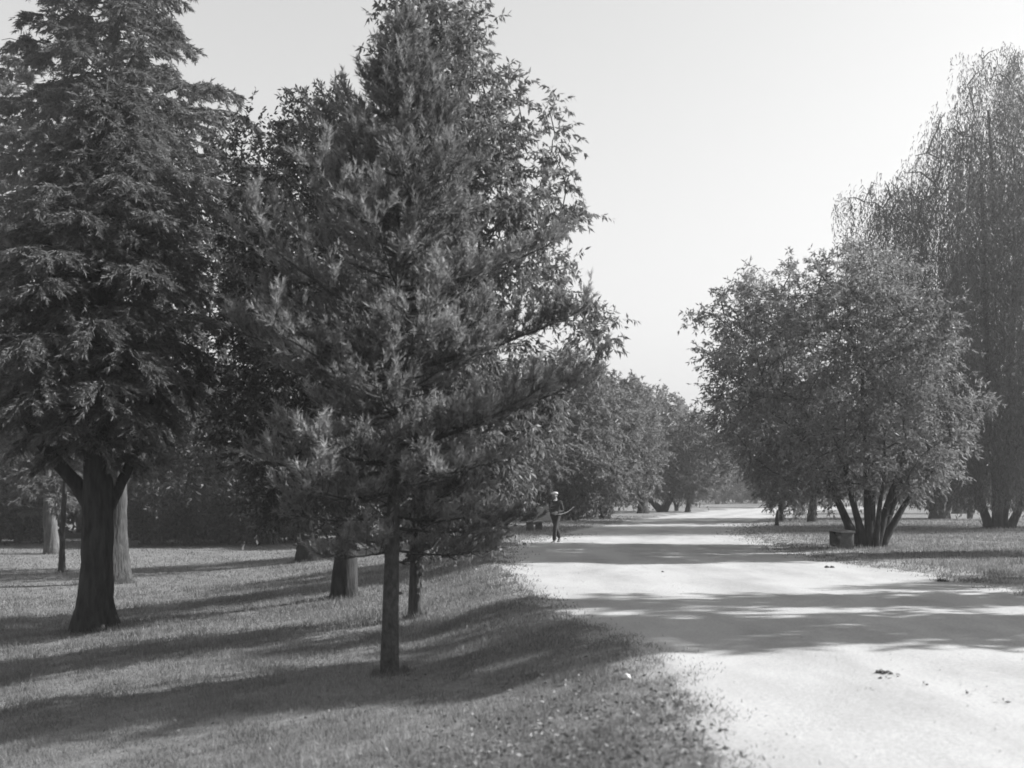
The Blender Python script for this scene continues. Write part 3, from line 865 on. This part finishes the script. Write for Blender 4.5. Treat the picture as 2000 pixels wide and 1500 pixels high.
# two trees just outside the frame whose shade crosses the near road
def offtree(x, y, h, rad, seed, ncl, label, zlow=2.0):
    b = np.array([x, y, gz(x, y)])
    env = (np.array([b[2] + zlow, b[2] + zlow + (h - zlow) * .4, b[2] + h * .85, b[2] + h]), np.array([rad * .6, rad, rad * .95, rad * .5]), np.array([rad * .6, rad, rad * .95, rad * .5]))
    broad("roadside_tree", b, env, (x, y), [[b, b + [0.1, 0, h * .4], b + [0, .1, h * .8]]], label, ncl, (0.27, 0.14), M["row"], M["bark_dark"], seed, 8, 10, 0.75, 0.3, 0.2, 10, 0.6, stem_top=0.3, tri=True)
offtree(16.0, 14.3, 12.3, 1.6, 71, 215, "tree right of the view shading the nearest stretch of road", 1.0)
offtree(17.5, 17.9, 12.0, 1.0, 72, 120, "slender tree right of the view shading the road's second stripe", 1.0)
offtree(24.0, 21.0, 10.5, 2.0, 73, 110, "loose crowned tree right of the view dappling the road", 2.0)
offtree(19.0, 29.2, 18.0, 1.7, 74, 330, "tree just right of the view, level with the right-hand bench", 1.6)

# ------------------------------------------------------------------ background trees
def far_tree(seed, h=11.0, rad=4.5, ncl=150, leaf=(0.5, 0.2), name="background_tree", lm="far"):
    b = np.zeros(3)
    env = (np.array([1.2, h * .35, h * .7, h]), np.array([rad * .7, rad, rad * .8, rad * .2]), np.array([rad * .7, rad, rad * .8, rad * .2]))
    return broad(name, b, env, (0, 0), [[b, b + [0.1, 0, h * .35], b + [-.2, .1, h * .75]]], "x", ncl, leaf, M[lm], M["bark_dark"], seed, 8, 10, 1.3, 0.2, 0.3, 8, 0.5, tri=True, stem_top=0.3)
protos = [far_tree(81), far_tree(82, 13, 4.2), far_tree(83, 9, 5.0), far_tree(84, 11, 4.8, 190, (0.42, 0.17), lm="dark"), far_tree(85, 12, 5.0, 190, (0.42, 0.17), lm="dark")]
used = [False] * 5
def put_far(k, x, y, s, rz, label, group):
    if used[k]: o = copy_tree(protos[k])
    else: o = protos[k]; used[k] = True
    o.location = (x, y, gz(x, y) - 0.05); o.scale = (s, s, s); o.rotation_euler = (0, 0, rz)
    return tag(o, label, "tree", group)
GL = "dark wood behind the left lawn"
for i, (px, Y, s) in enumerate([(330, 92, 1.2), (400, 84, 0.9), (470, 96, 1.3), (540, 88, 1.0), (610, 100, 1.3), (690, 92, 1.1), (760, 104, 1.2), (830, 95, 1.0), (900, 110, 1.2), (30, 88, 1.2), (-60, 80, 1.0), (160, 95, 1.3), (250, 86, 1.1), (960, 100, 1.0)]):
    put_far(3 + i % 2, (px - 1000) / F * Y, Y, s, i * 1.3, "background tree of the dark wood closing off the left lawn", GL)
for i, (px, Y, s) in enumerate([(285, 72, .8), (365, 70, .75), (440, 73, .85), (520, 71, .8), (570, 76, .9), (720, 70, .8), (790, 74, .85), (870, 72, .8), (-10, 72, .8)]):
    put_far(3 + (i + 1) % 2, (px - 1000) / F * Y, Y, s, i * 1.9, "background tree of the dark wood closing off the left lawn", GL)
GR = "hazy trees at the far end of the road"
for i, (px, Y, s) in enumerate([(1400, 175, 0.95), (1440, 215, 1.2), (1475, 190, 0.9), (1510, 225, 1.2), (1560, 185, 1.0), (1620, 205, 1.2), (1690, 160, 1.0), (1760, 180, 1.1), (1830, 150, 1.0), (1910, 165, 1.1), (1990, 140, 1.0), (1360, 230, 1.2), (2080, 130, 1.1)]):
    put_far(i % 3, (px - 1000) / F * Y, Y, s, i * 2.1, "hazy background tree beyond the bend of the road", GR)
# low shrubs under the dark wood
def shrub_proto(seed):
    b = np.zeros(3)
    env = (np.array([0.1, .8, 1.6, 2.3]), np.array([1.2, 1.5, 1.2, .3]), np.array([1.2, 1.5, 1.2, .3]))
    return broad("shrub", b, env, (0, 0), [[b, b + [0.3, 0, .6]], [b, b + [-.3, .1, .7]]], "x", 45, (0.3, 0.1), M["dark"], M["bark_dark"], seed, 7, 9, 0.6, 0.2, 0.05, 6, 0.5, tri=True, stem_top=0.2)
sp = [shrub_proto(91), shrub_proto(92)]
su = [False, False]
for i, (px, Y, s) in enumerate([(270, 78, 1.0), (350, 80, 1.1), (430, 79, .8), (480, 77, .9), (520, 82, 1.2), (40, 76, 1.2), (80, 74, .9), (590, 84, 1.0), (640, 86, 1.2), (720, 84, 1.0), (1110, 72, .7), (1150, 74, .8)]):
    k = i % 2
    o = copy_tree(sp[k]) if su[k] else sp[k]; su[k] = True
    x = (px - 1000) / F * Y
    o.location = (x, Y, gz(x, Y) - .02); o.scale = (s, s, s); o.rotation_euler = (0, 0, i)
    tag(o, "low shrub at the foot of the background trees", "shrub", "shrubs under the background trees")

# far wood closing the horizon (one mass)
mb = MB(); r = np.random.default_rng(5)
n = 60000
ang = r.uniform(R(-60), R(60), n); rad = r.uniform(330, 400, n)
hh = 9 + 4 * np.sin(ang * 40) + 2.5 * np.sin(ang * 93 + 1) + 2 * np.sin(ang * 211)
x = np.sin(ang) * rad; y = np.cos(ang) * rad
z = -1.5 + r.random(n) ** 0.7 * hh
d = nrm(r.normal(size=(n, 3)) + np.array([0, 0, .4]))
blades(mb, np.stack([x, y, z], 1), d, 2.6, 1.6, r.uniform(.7, 1.3, n), r)
tag(mb.build("distant_wood", M["far"]), "hazy wood closing off the far distance", "wood", kind="stuff")

# pointed tops far off in the gap above the road
for i, (px, py, Y) in enumerate([(1329, 782, 300), (1338, 790, 306)]):
    x = (px - 1000) / F * Y; b = np.array([x, Y, gz(x, Y)])
    zt = CAMZ + (HZ - py) / F * Y
    mbt = MB(); tube(mbt, [[0, 0, -.3], [0, 0, (zt - b[2]) * .97]], [.4, .03], 6)
    root = empty("distant_conifer", b, ["left of two faint pointed treetops above the road's bend", "right of two faint pointed treetops above the road's bend"][i], "tree", "faint pointed treetops")
    mbt.build("trunk", M["bark_dark"], root)
    mbf = MB(); rr = np.random.default_rng(200 + i); n = 1800
    f = rr.random(n); az = rr.uniform(0, 6.283, n); H = zt - b[2]
    rad = (1 - f) * 2.2 * rr.random(n) ** .4 + .05
    p = np.stack([np.cos(az) * rad, np.sin(az) * rad, 2 + f * (H - 2)], 1)
    kites(mbf, p, nrm(np.stack([np.cos(az), np.sin(az), rr.uniform(-.6, .6, n)], 1)), .9, .5, rr.uniform(.7, 1.3, n), rr)
    mbf.build("crown", M["far"], root)

# ------------------------------------------------------------------ benches
def bench(base_near, base_far, label, wid=0.42, hgt=0.5):
    a, c = np.array(base_near), np.array(base_far)
    mid = (a + c) / 2; ax = c - a; L = np.linalg.norm(ax[:2]); rz = math.atan2(ax[1], ax[0])
    root = empty("bench", mid, label, "bench", "low plank benches beside the road", rz)
    za, zc = a[2] - mid[2], c[2] - mid[2]
    for k, off in enumerate((-0.5, 0.0, 0.5)):
        mb = MB(); box(mb, (0, off * wid * 0.70, hgt - 0.025), (L + 0.2, wid * 0.335, 0.055)); mb.build("plank", M["wood"], root)
    for s, zz in ((-1, za), (1, zc)):
        mb = MB(); box(mb, (s * L / 2, 0, (hgt - 0.054 + zz - 0.05) / 2), (0.08, wid * 0.92, hgt - 0.054 - zz + 0.05)); mb.build("leg", M["wood_dark"], root)
    mb = MB(); box(mb, (0, 0, hgt - 0.13), (L - 0.084, 0.04, 0.09)); mb.build("rail", M["wood_dark"], root)
    return root
p1 = hit(1655, 1073); p2 = hit(1632, 1068)
p2 = p1 + nrm((p2 - p1)[None])[0] * 1.6; p2[2] = gz(p2[0], p2[1])
bench(p1, p2, "low dark plank bench at the foot of the many-stemmed tree", 0.38, 0.52)
p1 = hit(1035, 1037); p2 = p1 + np.array([0.42, 1.5, 0]); p2[2] = gz(p2[0], p2[1])
bench(p1, p2, "low plank bench on the left verge behind the walking man", 0.34, 0.42)

# ------------------------------------------------------------------ low pale wall far behind the left bench
hx, hy = 1.1, 66.0
hb = np.array([hx, hy, gz(hx, hy)])
root = empty("low_wall", hb, "low pale wall glimpsed between trunks behind the left-hand bench", "wall"); root["kind"] = "thing"
mb = MB(); box(mb, (0, 0, 0.33), (2.6, 0.3, 0.86)); mb.build("wall_body", M["wall"], root)
mb = MB(); box(mb, (0, 0, 0.80), (2.75, 0.42, 0.085)); mb.build("coping", M["wall"], root)

# white stake under the far trees
b = hit(466, 1046); mb = MB(); box(mb, (0, 0, 0.25), (0.07, 0.07, 0.6)); o = mb.build("stake", M["white"]); o.location = b
tag(o, "short white stake at the edge of the dark wood", "stake")

# ------------------------------------------------------------------ walking man
def skin_mesh(verts, edges, radii, levels=2):
    me = bpy.data.meshes.new("tmp"); me.from_pydata([tuple(v) for v in verts], edges, [])
    o = bpy.data.objects.new("tmp", me); COL.objects.link(o)
    md = o.modifiers.new("skin", 'SKIN')
    if not me.skin_vertices: me.skin_vertices.new()
    for i, rr in enumerate(radii):
        sv = me.skin_vertices[0].data[i]
        sv.radius = (rr, rr) if isinstance(rr, (int, float)) else rr
        sv.use_root = (i == 0)
    sb = o.modifiers.new("sub", 'SUBSURF'); sb.levels = levels; sb.render_levels = levels
    dg = bpy.context.evaluated_depsgraph_get()
    out = bpy.data.meshes.new_from_object(o.evaluated_get(dg))
    bpy.data.objects.remove(o); bpy.data.meshes.remove(me)
    out.polygons.foreach_set("use_smooth", np.ones(len(out.polygons), dtype=bool))
    out.materials.clear()
    return out

def ellipsoid(mb, c, s, n=16, m=12, shape=None):
    a = np.linspace(0, 2 * np.pi, n, endpoint=False); b_ = np.linspace(0.02, np.pi - 0.02, m)
    A, B_ = np.meshgrid(a, b_)
    v = np.stack([np.cos(A) * np.sin(B_), np.sin(A) * np.sin(B_), np.cos(B_)], -1)
    if shape: v = shape(v)
    v = v.reshape(-1, 3) * np.array(s) + np.array(c)
    i = np.arange(m - 1)[:, None] * n; j = np.arange(n)[None]; j2 = (j + 1) % n
    mb.add(v, np.stack([i + j, i + n + j, i + n + j2, i + j2], -1).reshape(-1, 4))
    base = mb.n - n * m
    mb.f.append(np.arange(base, base + n)); mb.k.append(np.array([n]))
    mb.f.append(np.arange(base + n * (m - 1), base + n * m)[::-1]); mb.k.append(np.array([n]))

mb_ = hit(1084, 1062)
man = empty("person", mb_, "man in dark suit and pale flat cap walking along the road edge", "person")
# joints: x right, y away from the camera, z up
Jt = {"pelvis": (.03, 0, .93), "waist": (.035, 0, 1.05), "chest": (.04, 0.0, 1.24), "neck0": (.03, 0, 1.40), "neck1": (.01, -.01, 1.48), "head": (-.01, -.03, 1.57),
      "shL": (.18, -.06, 1.36), "elL": (.25, 0.0, 1.08), "wrL": (.06, -.16, 1.03), "shR": (-.13, .07, 1.36), "elR": (-.15, .05, 1.08), "wrR": (-.1, -.14, 1.0),
      "hipL": (.10, -.04, .90), "knL": (-.01, -.14, .50), "anL": (-.03, -.06, .09), "hipR": (-.05, .05, .90), "knR": (.06, .05, .47), "anR": (.16, .26, .17)}
ks = list(Jt); V = [Jt[k] for k in ks]; ix = {k: i for i, k in enumerate(ks)}
E = [("pelvis", "waist"), ("waist", "chest"), ("chest", "neck0"), ("neck0", "neck1"), ("neck1", "head"), ("chest", "shL"), ("shL", "elL"), ("elL", "wrL"), ("chest", "shR"), ("shR", "elR"), ("elR", "wrR"),
     ("pelvis", "hipL"), ("hipL", "knL"), ("knL", "anL"), ("pelvis", "hipR"), ("hipR", "knR"), ("knR", "anR")]
rad = {"pelvis": (.12, .10), "waist": (.12, .095), "chest": (.145, .11), "neck0": .06, "neck1": .052, "head": .07, "shL": .06, "elL": .043, "wrL": .03, "shR": .06, "elR": .043, "wrR": .03,
       "hipL": .085, "knL": .058, "anL": .04, "hipR": .085, "knR": .058, "anR": .04}
V2, E2, R2 = [Jt[k] for k in ks], [(ix[a], ix[c]) for a, c in E], [rad[k] for k in ks]
# feet and five-fingered hands continue the same body
def chain(start, pts, rs):
    prev = start
    for p, q in zip(pts, rs):
        V2.append(tuple(p)); R2.append(q); E2.append((prev, len(V2) - 1)); prev = len(V2) - 1
    return prev
chain(ix["anL"], [(-.07, -.11, .045), (-.12, -.18, .03)], [.036, .028])
chain(ix["anR"], [(.13, .19, .07), (.10, .12, .035)], [.036, .028])
for side, w, dr in (("L", np.array(Jt["wrL"]), np.array([-.95, -.2, -.2])), ("R", np.array(Jt["wrR"]), np.array([.75, -.5, -.1]))):
    dr = dr / np.linalg.norm(dr); up = np.array([0, 0, 1.0])
    palm = chain(ix["wr" + side], [w + dr * .06], [.03])
    pc = np.array(V2[palm])
    for f in range(4):
        o0 = pc + dr * .03 + up * (.028 - .019 * f)
        ln = (.07, .08, .075, .06)[f]
        chain(palm, [o0, o0 + dr * ln * .55 + np.array([0, -.012, -.008]), o0 + dr * ln * .8 + np.array([0, .012, -.02])], [.010, .009, .008])
    th = w + dr * .025 + up * .02
    chain(palm, [th + up * .02, th + up * .035 + dr * .035], [.011, .009])
me = skin_mesh(V2, E2, R2, 1)
body = link("body", me, M["skin"], man)
mbh = MB()
def facef(v):
    f = np.array([-0.6, -0.8, 0]); dot = v @ f
    zz = v[..., 2]
    g = 1 + 0.10 * np.exp(-((dot - 1) / .12) ** 2) * np.exp(-((zz + .12) / .25) ** 2) - 0.12 * (zz < -.3) * np.clip(-zz - .3, 0, 1)
    return v * g[..., None]
ellipsoid(mbh, (-.02, -.035, 1.585), (.082, .088, .115), 22, 18, facef)
ellipsoid(mbh, (-.085, -.115, 1.57), (.016, .016, .024), 8, 6)      # nose
ellipsoid(mbh, (.06, -.08, 1.575), (.012, .02, .03), 8, 6)          # ears
ellipsoid(mbh, (-.09, .02, 1.575), (.012, .02, .03), 8, 6)
hd = mbh.build("head", M["skin"], man, True)
mbh = MB(); ellipsoid(mbh, (.0, -.015, 1.61), (.088, .092, .10), 18, 12, lambda v: v * np.where((v[..., 2] < -.1) & (v @ np.array([-.6, -.8, 0]) > -.1), .85, 1.0)[..., None])
mbh.build("hair", M["hair"], hd, True)
for ex in ((-.085, -.085), (-.035, -.12)):
    mbh = MB(); ellipsoid(mbh, (ex[0], ex[1], 1.595), (.012, .012, .009), 8, 6); mbh.build("eye", M["pane"], hd, True)
mbh = MB(); ellipsoid(mbh, (-.07, -.108, 1.527), (.028, .02, .007), 10, 6); mbh.build("mouth", M["hair"], hd, True)
# cap: flat crown and peak
mbh = MB()
ellipsoid(mbh, (-.015, -.03, 1.665), (.118, .122, .05), 22, 10)
cap = mbh.build("cap", M["cap"], man, True)
mbh = MB(); ellipsoid(mbh, (-.09, -.12, 1.64), (.075, .075, .012), 16, 6); mbh.build("peak", M["cap"], cap, True)
# jacket and trousers over the body
jk = ["pelvis", "waist", "chest", "neck0", "shL", "elL", "wrL", "shR", "elR", "wrR"]
ji = {k: i for i, k in enumerate(jk)}
jr = {"pelvis": (.19, .15), "waist": (.165, .13), "chest": (.18, .135), "neck0": .085, "shL": .082, "elL": .062, "wrL": .048, "shR": .082, "elR": .062, "wrR": .048}
jv = [Jt[k] for k in jk]; jv[0] = (.03, 0, .80)
me = skin_mesh(jv, [(ji[a], ji[c]) for a, c in E if a in ji and c in ji], [jr[k] for k in jk], 2)
jac = link("jacket", me, M["cloth"], man)
tk = ["pelvis", "hipL", "knL", "anL", "hipR", "knR", "anR"]; ti = {k: i for i, k in enumerate(tk)}
trr = {"pelvis": (.14, .11), "hipL": .10, "knL": .078, "anL": .066, "hipR": .10, "knR": .078, "anR": .066}
me = skin_mesh([Jt[k] for k in tk], [(ti[a], ti[c]) for a, c in E if a in ti and c in ti], [trr[k] for k in tk], 2)
link("trousers", me, M["cloth"], man)
for (a, m_, t_) in (((-.025, -.05, .075), (-.07, -.12, .045), (-.13, -.2, .035)), ((.165, .27, .16), (.13, .19, .08), (.095, .11, .035))):
    me = skin_mesh([a, m_, t_], [(0, 1), (1, 2)], [.052, .047, .036], 2)
    link("boot", me, M["boot"], man)
mbh = MB(); ellipsoid(mbh, (.0, -.045, 1.425), (.068, .06, .028), 14, 8); mbh.build("collar", M["shirt"], man, True)
# stick carried under the arm
mbh = MB(); tube(mbh, bez(np.array([.0, -.21, .98]), np.array([.36, .0, .93]), np.array([.62, .12, 1.22]), 16), np.linspace(.013, .010, 16), 8)
st = mbh.build("walking_stick", M["stick"], None, True); st.location = mb_
tag(st, "thin curved stick tucked under the walking man's arm", "stick")

# ------------------------------------------------------------------ small things on the road
def clod(px, py, s, label, m="clod", name="earth_clod", cat="clod", group=None, flat=0.6):
    b = hit(px, py); mb = MB(); rr = np.random.default_rng(int(px * 7 + py))
    ph = rr.uniform(0, 6, 6)
    ellipsoid(mb, (0, 0, s * flat * .6), (s, s * .8, s * flat), 12, 8, lambda v: v * (1 + .18 * np.sin(v[..., 0] * 5 + ph[0]) + .15 * np.sin(v[..., 1] * 6 + ph[1]) + .1 * np.sin(v[..., 2] * 7 + ph[2]))[..., None])
    o = mb.build(name, M[m], None, True); b[2] = max(b[2], -5); o.location = b if float(road_dist(np.array([b[0]]), np.array([b[1]]))[0]) > 0 else (b[0], b[1], 0.0)
    return tag(o, label, cat, group)
clod(1615, 1113, .05, "left of two dark clods side by side near the road's right edge")
clod(1625, 1113, .045, "right of two dark clods side by side near the road's right edge")
clod(1294, 1122, .03, "dark clod on the sunlit stripe left of the paired clods")
clod(1025, 1066, .06, "dark clod on the road beside the walking man's feet")
clod(1223, 1326, .045, "white stone on the near bank of the road", "stone", "stone", "stone")
def twigs(px, py, label, n, spread, ln, seed, tr=None):
    b = hit(px, py); rr = np.random.default_rng(seed); mb = MB()
    for i in range(n):
        t = i / max(1, n - 1)
        c = rr.normal(0, spread, 2) + (np.array(tr) * t if tr is not None else 0)
        a = rr.uniform(0, 6.28); l = ln * rr.uniform(.4, 1.2)
        dx, dy = math.cos(a) * l / 2, math.sin(a) * l / 2
        tube(mb, [[c[0] - dx, c[1] - dy, .012], [c[0], c[1], .02 + rr.uniform(0, .02)], [c[0] + dx, c[1] + dy, .014]], [.003, .004, .002], 4)
        kites(mb, np.array([[c[0], c[1], .012]] * 2) + rr.normal(0, .02, (2, 3)) * [1, 1, .1], nrm(rr.normal(0, 1, (2, 3)) * [1, 1, .2]), .05, .025, np.ones(2), rr)
    o = mb.build("twig_litter", M["clod"], None); o.location = (b[0], b[1], 0.004)
    return tag(o, label, "twigs")
twigs(1722, 1328, "dark scrap of twigs lying on the sunlit near road", 9, .05, .07, 3)
twigs(1735, 1338, "thin trail of twigs crossing the sunlit near road", 5, .03, .03, 4, tr=(.75, -1.5))
b = hit(1838, 1140)
mb = MB(); rr = np.random.default_rng(6); n = 160
a = rr.uniform(0, 6.28, n); d = nrm(np.stack([np.cos(a) * .6, np.sin(a) * .6, np.ones(n)], 1)); blades(mb, np.stack([rr.normal(0, .05, n), rr.normal(0, .05, n), np.zeros(n)], 1), d, rr.uniform(.06, .16, n), .016, rr.uniform(.4, .8, n), rr)
o = mb.build("weed_tuft", M["dark"]); o.location = b
tag(o, "dark tuft of weed standing at the road's right edge", "weed")

# ------------------------------------------------------------------ grass and fallen leaves
mb = MB(); r = np.random.default_rng(17)
def scatter(n, y0, y1, x0f, x1f, h, w):
    """denser near the viewer; blades widen with distance"""
    y = y0 * (y1 / y0) ** r.random(n)
    x = x0f(y) + (x1f(y) - x0f(y)) * r.random(n)
    d = road_dist(x, y)
    keep = (d > 0.0) & ((d > 0.7) | (r.random(n) < 0.15 + d * 0.9))
    keep &= ~((x > edge_x(RLs, y) + 1) & (d < 2.0) & (r.random(n) < 0.75 - d * 0.3))
    keep &= ~((wob(x * 1.9, y * 1.6, 5.0) > 0.55) & (r.random(n) < 0.6))
    x, y, d = x[keep], y[keep], d[keep]; k = len(x)
    z = ground_z(x, y) - 0.005
    sc = np.maximum(1.0, y / 11.0)
    dirs = nrm(np.stack([r.normal(0, .45, k), r.normal(0, .45, k), np.ones(k)], 1))
    clump = np.maximum(.35, 1 + 0.5 * wob(x * 1.1, y * 0.9, 3.0) + 0.45 * wob(x * 3.7, y * 3.1, 13.0))
    side = nrm(np.stack([r.normal(0, 1, k), r.normal(0, .5, k), r.normal(0, .1, k)], 1))
    blades(mb, np.stack([x, y, z], 1), dirs, h * clump * r.uniform(.5, 1.4, k) * np.minimum(sc, 2.0) ** .5, w * sc * r.uniform(.7, 1.3, k), r.uniform(.65, 1.35, k) * (1 + .25 * wob(x * .8, y * .7, 9.0)), r, side)
scatter(215000, 6.2, 34, lambda y: -0.50 * y - 1, lambda y: edge_x(RLs, y), .055, .007)
def rim(n, E, sgn, y0, y1, h, w):
    y = y0 * (y1 / y0) ** r.random(n)
    off = r.normal(0, .17, n) + .22 * wob(y * 2.3, y * 1.1, 7.0)
    x = edge_x(E, y) - sgn * off * np.maximum(1, y / 15)
    keep = (wob(x * 3.3, y * 2.2, 8.0) + r.normal(0, .4, n) > .05)
    x, y = x[keep], y[keep]; k = len(x)
    z = np.maximum(ground_z(x, y), np.where(road_dist(x, y) < 0, 0.0, -9)) - .004
    sc = np.maximum(1, y / 11)
    dirs = nrm(np.stack([r.normal(0, .7, k), r.normal(0, .7, k), np.ones(k)], 1))
    blades(mb, np.stack([x, y, z], 1), dirs, h * r.uniform(.4, 1.3, k) * np.minimum(sc, 2), w * sc, r.uniform(.6, 1.3, k), r)
rim(18000, RLs, -1, 6.3, 45, .04, .008)
rim(14000, RRs, 1, 14, 60, .04, .008)
scatter(60000, 34, 80, lambda y: -0.50 * y, lambda y: np.minimum(edge_x(RLs, y), 0.2 * y), .055, .006)
scatter(90000, 14, 70, lambda y: edge_x(RRs, y), lambda y: np.maximum(0.50 * y + 1, edge_x(RRs, y) + 1), .06, .006)
k = 150; cx = r.uniform(-9, 1.0, k); cy = r.uniform(6.5, 24, k); ok = road_dist(cx, cy) > .3
for x0, y0 in zip(cx[ok], cy[ok]):
    n = int(r.integers(14, 46)); q = r.uniform(.04, .13)
    x = x0 + r.normal(0, q, n); y = y0 + r.normal(0, q, n)
    blades(mb, np.stack([x, y, ground_z(x, y) - .01], 1), nrm(np.stack([r.normal(0, .5, n), r.normal(0, .5, n), np.ones(n)], 1)), r.uniform(.05, .13, n), .009, r.uniform(.5, 1.1) * r.uniform(.8, 1.2, n), r)
for (px, py, rr_, k) in [(182, 1232, .5, 700), (228, 1140, .45, 350), (102, 1082, .45, 200), (121, 1118, .18, 90), (672, 1167, .36, 450), (603, 1096, .55, 350), (760, 1318, .15, 420), (812, 1206, .15, 260), (1697, 1069, .7, 500), (1952, 1033, .7, 250)]:
    bb = hit(px, py); az = r.uniform(0, 6.283, k); q = rr_ * r.uniform(.85, 1.5, k)
    x = bb[0] + np.cos(az) * q; y = bb[1] + np.sin(az) * q
    blades(mb, np.stack([x, y, ground_z(x, y) - .01], 1), nrm(np.stack([r.normal(0, .4, k), r.normal(0, .4, k), np.ones(k)], 1)), r.uniform(.05, .17, k), .011 * max(1, bb[1] / 14), r.uniform(.5, 1.1, k), r)
tag(mb.build("grass", M["grass"]), "short grass over the sloping lawn and verges", "grass", kind="stuff")
mb = MB()
n = 1800
x = r.normal(0.35, 0.9, n); y = 6.3 + np.abs(r.normal(0, 2.0, n)); d = road_dist(x, y); k = d > -0.25
x, y = x[k], y[k]; n = len(x)
n2 = 250
x = np.concatenate([x, r.uniform(-6, 1.4, n2)]); y = np.concatenate([y, r.uniform(6.3, 16, n2)]); d = road_dist(x, y); k = d > -.2
x, y = x[k], y[k]; n = len(x)
dv = nrm(np.stack([r.normal(0, 1, n), r.normal(0, 1, n), r.normal(0, .35, n)], 1))
kites(mb, np.stack([x, y, np.maximum(ground_z(x, y), 0 * x - 5) + r.uniform(.008, .05, n)], 1), dv, r.uniform(.03, .06, n), r.uniform(.018, .032, n), r.uniform(.4, 1.2, n), r)
tag(mb.build("fallen_leaves", M["litter"]), "pale fallen leaves scattered over the near bank", "leaves", kind="stuff")

mb = MB(); n = 2600
y = 6.3 * (40 / 6.3) ** r.random(n); x = edge_x(RLs, y) - .2 + (edge_x(RRs, y) - edge_x(RLs, y) + .4) * r.random(n)
k = wob(x * .9, y * .35, 11.0) + r.normal(0, .35, n) > .1
x, y = x[k], y[k]; n = len(x)
sz = r.uniform(.004, .011, n) * np.maximum(1, y / 14)
az = r.uniform(0, 6.28, n)
c0 = np.stack([x, y, .012 + 0 * x], 1)
vs = [c0 + np.stack([np.cos(az + t) * sz, np.sin(az + t) * sz, -.004 + 0 * sz], 1) for t in (0, 2.1, 4.2)] + [c0 + np.stack([0 * sz, 0 * sz, sz * .8], 1)]
V = np.stack(vs, 1).reshape(-1, 3); i0 = np.arange(n)[:, None] * 4
mb.add(V, np.concatenate([i0 + np.array([[0, 1, 3]]), i0 + np.array([[1, 2, 3]]), i0 + np.array([[2, 0, 3]])]))
tag(mb.build("gravel", M["gravel"]), "fine gravel strewn over the earth road", "gravel", kind="stuff")

# ------------------------------------------------------------------ haze
if HAZE > 0:
    hm = bpy.data.materials.new("haze_air"); hm.use_nodes = True
    hn = hm.node_tree.nodes; hl = hm.node_tree.links; hn.clear()
    ho = hn.new("ShaderNodeOutputMaterial"); pv = hn.new("ShaderNodeVolumePrincipled")
    pv.inputs["Color"].default_value = (0.95, 0.95, 0.95, 1)
    pv.inputs["Density"].default_value = HAZE
    pv.inputs["Anisotropy"].default_value = 0.55
    hl.new(pv.outputs[0], ho.inputs["Volume"])
    v = np.array([[sx, sy, sz] for sz in (-4.0, 29.0) for sy in (-520.0, 780.0) for sx in (-780.0, 780.0)])
    f = [[0, 2, 3, 1], [4, 5, 7, 6], [0, 1, 5, 4], [2, 6, 7, 3], [0, 4, 6, 2], [1, 3, 7, 5]]
    mb = MB(); mb.add(v, f)
    hz_ = mb.build("haze", hm)
    tag(hz_, "thin bright haze filling the air", "haze", kind="stuff")
